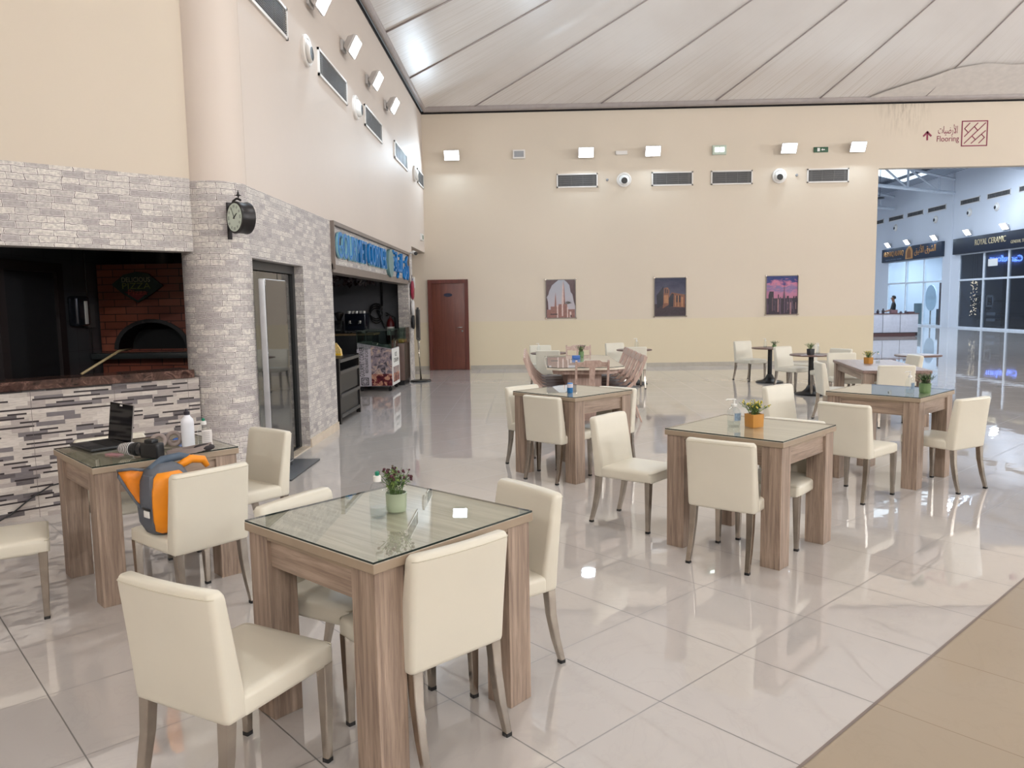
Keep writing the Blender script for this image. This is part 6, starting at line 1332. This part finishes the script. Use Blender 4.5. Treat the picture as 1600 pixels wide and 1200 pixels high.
t_ = NT('striped_cloth'); v = t_.coord('Object'); sp = t_.n('ShaderNodeSeparateXYZ'); t_.l(v, sp.inputs[0]); f = t_.math('FRACT', t_.math('DIVIDE', sp.outputs['X'], 0.013)); t_.color(t_.mix(t_.math('GREATER_THAN', f, 0.5), srgb(20, 20, 24), srgb(214, 210, 208))); t_.set(rough=0.7)
xcyl('striped_lens_cover', -0.185, -0.108, 0.027, 0.039, t_.m, ca)
hp2 = thing('headphones', 'grey padded headphones lying behind the camera on the laptop table', 'headphones', (-2.155, 4.455, ZG), R(20))
M_TAUPE = plain('taupe_padding', srgb(136, 122, 116), 0.6)
for dx, dy, tl in ((-0.05, 0.0, 60), (0.03, 0.05, 75)):
    bm = bmesh.new(); n = 24; m_ = 8; rg = []
    for i in range(n):
        a = 2 * PI * i / n; rg.append([Vector(((0.036 + 0.013 * math.cos(2 * PI * j / m_)) * math.cos(a), (0.036 + 0.013 * math.cos(2 * PI * j / m_)) * math.sin(a), 0.013 * math.sin(2 * PI * j / m_))) for j in range(m_)])
    rg.append(rg[0]); loft(bm, rg, cap=False); bmesh.ops.remove_doubles(bm, verts=bm.verts[:], dist=1e-5)
    bmesh.ops.transform(bm, matrix=Matrix.Translation((dx, dy, 0.050)) @ Matrix.Rotation(R(tl), 4, 'X'), verts=bm.verts[:]); bmesh.ops.recalc_face_normals(bm, faces=bm.faces[:]); link('ear_pad', bm, M_TAUPE, hp2, smooth=True)
bm = bmesh.new(); tube(bm, [(-0.09, 0.0, 0.03), (-0.10, 0.09, 0.02), (-0.03, 0.15, 0.012), (0.05, 0.13, 0.02), (0.075, 0.06, 0.03)], [0.008, 0.01, 0.011, 0.01, 0.008], 8); link('headband', bm, M_TAUPE, hp2, smooth=True)
sc2 = thing('camera_strap', 'grey and black camera strap coiled on the right front edge of the laptop table', 'strap', (-1.95, 4.31, ZG), R(28))
bm = bmesh.new(); pts = [(-0.13, -0.02, 0.016), (-0.06, -0.045, 0.016), (0.02, -0.04, 0.02), (0.09, -0.015, 0.03), (0.11, 0.03, 0.034), (0.06, 0.05, 0.026), (-0.02, 0.04, 0.018), (-0.10, 0.03, 0.016)]
rings = []
for i, p in enumerate(pts):
    d = (Vector(pts[min(i + 1, 7)]) - Vector(pts[max(i - 1, 0)])).normalized(); s_ = Vector((-d.y, d.x, 0)) * 0.004; u_ = Vector((0, 0, 0.014)); rings.append([Vector(p) - s_ - u_, Vector(p) + s_ - u_, Vector(p) + s_ + u_, Vector(p) - s_ + u_])
loft(bm, rings); bmesh.ops.recalc_face_normals(bm, faces=bm.faces[:]); link('webbing', bm, M_TAUPE, sc2, smooth=R(60))
bm = bmesh.new(); bb = bmesh.ops.create_icosphere(bm, subdivisions=2, radius=0.05, matrix=Matrix.Translation((0.07, 0.005, 0.024)) @ Matrix.Diagonal((1.2, 0.7, 0.46, 1))); link('dark_pouch', bm, plain('dark_cloth', srgb(44, 38, 40), 0.8), sc2, smooth=True)
wbt = thing('water_bottle', 'white metal water bottle with black screw cap on the laptop table', 'bottle', (-2.06, 4.52, ZG)); bm = bmesh.new(); lathe(bm, [(0.034, 0), (0.037, 0.006), (0.037, 0.145), (0.034, 0.165), (0.018, 0.185), (0.018, 0.192)], 32); link('body', bm, plain('white_bottle', srgb(222, 222, 228), 0.3, var=0.01), wbt, smooth=R(50)); bm = bmesh.new(); lathe(bm, [(0.0175, 0.19), (0.018, 0.212), (0.01, 0.215), (0.008, 0.228)], 20); link('cap', bm, plain('purple_black_cap', srgb(40, 34, 46), 0.4), wbt, smooth=R(40))
bottle('clear sanitizer bottle with green cap beside the white water bottle', (-1.945, 4.48, ZG), 0.15, 0.036)
rc = thing('paper_receipt', 'curled white paper receipt standing on the right part of the laptop table', 'paper', (-1.90, 4.415, ZG), R(20)); bm = bmesh.new(); vs = []
for i in range(12): 
    z = i * 0.0105; x = 0.001 * math.sin(i * 0.9); vs.append([bm.verts.new((-0.028 + x, 0.006 * math.sin(i * 0.4), z)), bm.verts.new((0.0 + x, 0.004 + 0.006 * math.sin(i * 0.4), z)), bm.verts.new((0.028 + x, 0.006 * math.sin(i * 0.4), z + 0.002))])
for a, b in zip(vs[:-1], vs[1:]): bm.faces.new((a[0], a[1], b[1], b[0])); bm.faces.new((a[1], a[2], b[2], b[1]))
o = link('sheet', bm, plain('receipt_paper', srgb(224, 218, 214), 0.7, var=0.02), rc, smooth=True); md = o.modifiers.new('thick', 'SOLIDIFY'); md.thickness = 0.0006
bm = bmesh.new()
for i in range(9): box(bm, -0.018 + 0.001 * math.sin(i * 0.9), 0.015, -0.0035 + 0.006 * math.sin((i + 1.5) * 0.44), -0.003 + 0.006 * math.sin((i + 1.5) * 0.44), 0.012 + i * 0.0115, 0.0135 + i * 0.0115)
link('print_lines', bm, M_GREYP, rc)
bm = bmesh.new(); bmesh.ops.create_icosphere(bm, subdivisions=2, radius=0.03, matrix=Matrix.Translation((-2.19, 4.66, ZG + 0.016)) @ Matrix.Diagonal((1.1, 0.9, 0.5, 1))); tag(link('blue_wrapper', bm, plain('shiny_blue', srgb(60, 110, 200), 0.2, 0.2, var=0.3, scale=60), smooth=R(30)), 'small shiny blue wrapper behind the white water bottle', 'wrapper')
tag(bbox('pink_phone', (-0.05, 0.05, -0.022, 0.022, 0.0, 0.008), plain('rose_phone', srgb(160, 116, 120), 0.3), None, 0.003), 'flat rose pink phone in front of the laptop beside the striped lens', 'phone'); po = bpy.data.objects['pink_phone']; po.location = (-2.38, 4.275, ZG); po.rotation_euler = (0, 0, R(-20))

# --- backpack on chair E (local frame of the chair)
bp = thing('backpack', 'orange and grey backpack with an open front pocket on a cream chair seat', 'backpack', (-1.854, 4.039, 0), R(52.1))
M_OR = plain('orange_nylon', srgb(226, 136, 8), 0.5, var=0.06, scale=10, bump=0.15, bscale=20); M_GN = plain('slate_grey_nylon', srgb(84, 88, 96), 0.6, var=0.06, bump=0.2, bscale=30); M_ORD = plain('orange_lining', srgb(214, 122, 20), 0.5, var=0.15, scale=20)
bx, by = -0.125, -0.0
bm = bmesh.new(); rings = []
for z, hw, hd, lean in ((0.437, 0.06, 0.05, 0), (0.445, 0.10, 0.075, 0), (0.50, 0.125, 0.092, 0.0), (0.58, 0.13, 0.092, 0.01), (0.66, 0.125, 0.088, 0.02), (0.73, 0.112, 0.078, 0.03), (0.775, 0.09, 0.06, 0.04), (0.80, 0.05, 0.035, 0.045)):
    rings.append([(bx + x, by + y + lean * 0.3, z) for x, y in rrect(hw, hd, 0.05)])
loft(bm, rings); bmesh.ops.recalc_face_normals(bm, faces=bm.faces[:]); bod = link('body', bm, M_GN, bp, smooth=True)
# orange front panel faces the chair back side / camera left
bm = bmesh.new(); rings = []
for z, hw, off in ((0.448, 0.06, -0.088), (0.465, 0.088, -0.104), (0.52, 0.102, -0.114), (0.60, 0.106, -0.115), (0.68, 0.100, -0.109), (0.73, 0.082, -0.098), (0.76, 0.055, -0.080)):
    rings.append([(bx + x - 0.01, by + off + 0.018 * (abs(x) / 0.09) ** 2 + dy, z) for x, dy in ((-hw - 0.004, 0.045), (-hw, 0.0), (-hw * 0.5, -0.004), (0, -0.006), (hw * 0.5, -0.004), (hw, 0.0), (hw + 0.004, 0.045))])
loft(bm, rings); bmesh.ops.recalc_face_normals(bm, faces=bm.faces[:]); link('front_panel', bm, M_OR, bp, smooth=R(60))
bm = bmesh.new(); rings = []
for z, hd in ((0.455, 0.045), (0.50, 0.058), (0.60, 0.062), (0.70, 0.055), (0.75, 0.035)):
    rings.append([(bx - (0.098 if z < 0.47 else 0.122 if z < 0.71 else 0.108) + dx, by - 0.02 + y, z) for y, dx in ((-hd, 0.02), (-hd, 0), (0, -0.008), (hd, 0), (hd, 0.02))])
loft(bm, rings); bmesh.ops.recalc_face_normals(bm, faces=bm.faces[:]); link('side_panel', bm, M_GN, bp, smooth=R(60))
# open flap folding out to the left
def sheet(name, P, mat, parent, th=0.004):
    bm = bmesh.new(); vv = [[bm.verts.new(p) for p in r] for r in P]
    for a, b in zip(vv[:-1], vv[1:]):
        for i in range(len(a) - 1): bm.faces.new((a[i], a[i + 1], b[i + 1], b[i]))
    o = link(name, bm, mat, parent, smooth=True); md = o.modifiers.new('thick', 'SOLIDIFY'); md.thickness = th; return o
fl = [[(bx - 0.10, by + 0.02, 0.775), (bx - 0.15, by + 0.055, 0.785), (bx - 0.205, by + 0.085, 0.782)], [(bx - 0.12, by + 0.03, 0.72), (bx - 0.165, by + 0.06, 0.735), (bx - 0.20, by + 0.085, 0.75)], [(bx - 0.125, by + 0.03, 0.65), (bx - 0.155, by + 0.05, 0.665), (bx - 0.175, by + 0.07, 0.69)], [(bx - 0.125, by + 0.02, 0.58), (bx - 0.135, by + 0.03, 0.59), (bx - 0.14, by + 0.04, 0.61)]]
sheet('open_flap', fl, M_ORD, bp)
bm = bmesh.new(); tube(bm, [fl[0][0], fl[0][1], fl[0][2], fl[1][2], fl[2][2], fl[3][2], fl[3][0]], 0.008, 8); link('zip_edge', bm, M_GN, bp, smooth=True)
bm = bmesh.new(); tube(bm, [(bx - 0.08, by + 0.0, 0.775), (bx, by + 0.02, 0.812), (bx + 0.10, by + 0.03, 0.815), (bx + 0.19, by + 0.02, 0.79)], [0.018, 0.022, 0.022, 0.016], 10); link('top_strap', bm, plain('blue_grey_strap', srgb(70, 84, 100), 0.6), bp, smooth=True)
bm = bmesh.new(); tube(bm, [(bx + 0.08, by + 0.00, 0.77), (bx + 0.15, by + 0.01, 0.795), (bx + 0.22, by + 0.01, 0.78), (bx + 0.24, by - 0.0, 0.74)], [0.02, 0.024, 0.022, 0.014], 10); link('orange_strap', bm, M_OR, bp, smooth=True)
bbox('label_patch', (bx - 0.134, bx - 0.128, by - 0.075, by - 0.02, 0.54, 0.575), M_WHITEP, bp, 0.002); bbox('buckle', (bx - 0.136, bx - 0.128, by - 0.085, by - 0.01, 0.58, 0.59), M_BLACK, bp, 0.002)

# cable at the striped counter
bm = bmesh.new(); tube(bm, [K(-0.42, -0.03, 0.01), K(-0.30, -0.02, 0.06), K(-0.16, -0.02, 0.16), K(-0.02, -0.03, 0.24), K(0.12, -0.05, 0.26)], 0.006, 6); tag(link('power_cable', bm, M_BLACK, smooth=True), 'thin black cable hanging against the striped tile counter front', 'cable')

# --- person behind the kiosk
def person():
    t = thing('person', 'person with short dark hair in a dark shirt standing behind the far kiosk', 'person', (15.87, 34.0, 0), R(75))
    SK = plain('skin_brown', srgb(150, 108, 86), 0.5); HR = plain('black_hair', srgb(18, 16, 18), 0.6); SH = plain('dark_shirt', srgb(20, 24, 30), 0.7); TR = plain('dark_trousers', srgb(30, 32, 40), 0.7)
    # one continuous skinned body: faces +y (local)
    J = {'pel': (0, 0, 0.93, .13), 'sp': (0, 0.01, 1.10, .125), 'ch': (0, 0.0, 1.26, .14), 'ne': (0, 0.0, 1.40, .058), 'nk': (0, 0.02, 1.45, .05), 'h1': (0, 0.035, 1.52, .075), 'h2': (0, 0.035, 1.585, .085), 'h3': (0, 0.02, 1.64, .06)}
    for s, n_ in ((-1, 'l'), (1, 'r')):
        J['sh' + n_] = (s * .16, 0, 1.34, .062); J['el' + n_] = (s * .21, .06, 1.08, .042); J['wr' + n_] = (s * .15, .26, 1.02, .028); J['ha' + n_] = (s * .14, .32, 1.01, .032)
        J['hi' + n_] = (s * .09, 0, .88, .095); J['kn' + n_] = (s * .10, .02, .48, .06); J['an' + n_] = (s * .10, -.02, .09, .042); J['to' + n_] = (s * .11, .13, .045, .038)
        for q in range(5):
            if q < 4: b = (s * (.115 + .017 * q), .37, 1.005, .010); e = (s * (.113 + .018 * q), .415 - .006 * abs(q - 1.5), .985, .0085)
            else: b = (s * .10, .32, .995, .010); e = (s * .085, .355, .985, .009)
            J['fb%d' % q + n_] = b; J['fe%d' % q + n_] = e
    E = [('pel', 'sp'), ('sp', 'ch'), ('ch', 'ne'), ('ne', 'nk'), ('nk', 'h1'), ('h1', 'h2'), ('h2', 'h3')]
    for n_ in 'lr':
        E += [('ch', 'sh' + n_), ('sh' + n_, 'el' + n_), ('el' + n_, 'wr' + n_), ('wr' + n_, 'ha' + n_), ('pel', 'hi' + n_), ('hi' + n_, 'kn' + n_), ('kn' + n_, 'an' + n_), ('an' + n_, 'to' + n_)]
        for q in range(5): E += [('ha' + n_, 'fb%d' % q + n_), ('fb%d' % q + n_, 'fe%d' % q + n_)]
    ks = list(J); me = bpy.data.meshes.new('body'); me.from_pydata([J[k][:3] for k in ks], [(ks.index(a), ks.index(b)) for a, b in E], [])
    o = bpy.data.objects.new('body', me); COL.objects.link(o); o.parent = t
    sk_ = o.modifiers.new('skin', 'SKIN'); sk_.use_smooth_shade = True
    if not me.skin_vertices: 
        bm = bmesh.new(); bm.from_mesh(me); bm.verts.layers.skin.verify(); bm.to_mesh(me); bm.free()
    for i, k in enumerate(ks):
        r_ = J[k][3]; me.skin_vertices[0].data[i].radius = (r_, r_ * (0.72 if k in ('sp', 'ch', 'pel') else 1.0)); me.skin_vertices[0].data[i].use_root = (k == 'pel')
    sb = o.modifiers.new('sub', 'SUBSURF'); sb.levels = 1; sb.render_levels = 1
    dg = bpy.context.evaluated_depsgraph_get(); m2 = bpy.data.meshes.new_from_object(o.evaluated_get(dg)); o.modifiers.clear(); o.data = m2
    m2.materials.clear(); m2.materials.append(SK); m2.materials.append(SH); m2.materials.append(TR); m2.materials.append(M_BLACK)
    for p in m2.polygons:
        c = p.center; p.use_smooth = True
        p.material_index = 3 if c.z < 0.08 else 2 if c.z < 0.95 else (1 if (c.z < 1.41 and not (abs(c.x) > 0.12 and c.y > 0.10)) else 0)
    bm = bmesh.new(); bmesh.ops.create_icosphere(bm, subdivisions=3, radius=0.098, matrix=Matrix.Translation((0, 0.012, 1.60)) @ Matrix.Diagonal((0.92, 1.02, 1.0, 1)))
    bmesh.ops.delete(bm, geom=[v for v in bm.verts if (v.co.y > 0.06 and v.co.z < 1.645) or v.co.z < 1.535], context='VERTS'); link('hair', bm, HR, t, smooth=True)
    for s in (-1, 1):
        bm = bmesh.new(); bmesh.ops.create_icosphere(bm, subdivisions=1, radius=0.009, matrix=Matrix.Translation((s * 0.03, 0.115, 1.585))); link('eye', bm, HR, t)
        bm = bmesh.new(); bmesh.ops.create_icosphere(bm, subdivisions=1, radius=0.02, matrix=Matrix.Translation((s * 0.085, 0.03, 1.57)) @ Matrix.Diagonal((0.4, 0.8, 1.3, 1))); link('ear', bm, SK, t, smooth=True)
    bm = bmesh.new(); bmesh.ops.create_icosphere(bm, subdivisions=1, radius=0.014, matrix=Matrix.Translation((0, 0.122, 1.56)) @ Matrix.Diagonal((0.8, 1, 1.4, 1))); link('nose', bm, SK, t, smooth=True)
    bm = bmesh.new(); box(bm, -0.022, 0.022, 0.10, 0.113, 1.523, 1.529); link('mouth', bm, plain('lip', srgb(110, 64, 58), 0.5), t)
person()
bpy.context.view_layer.update()
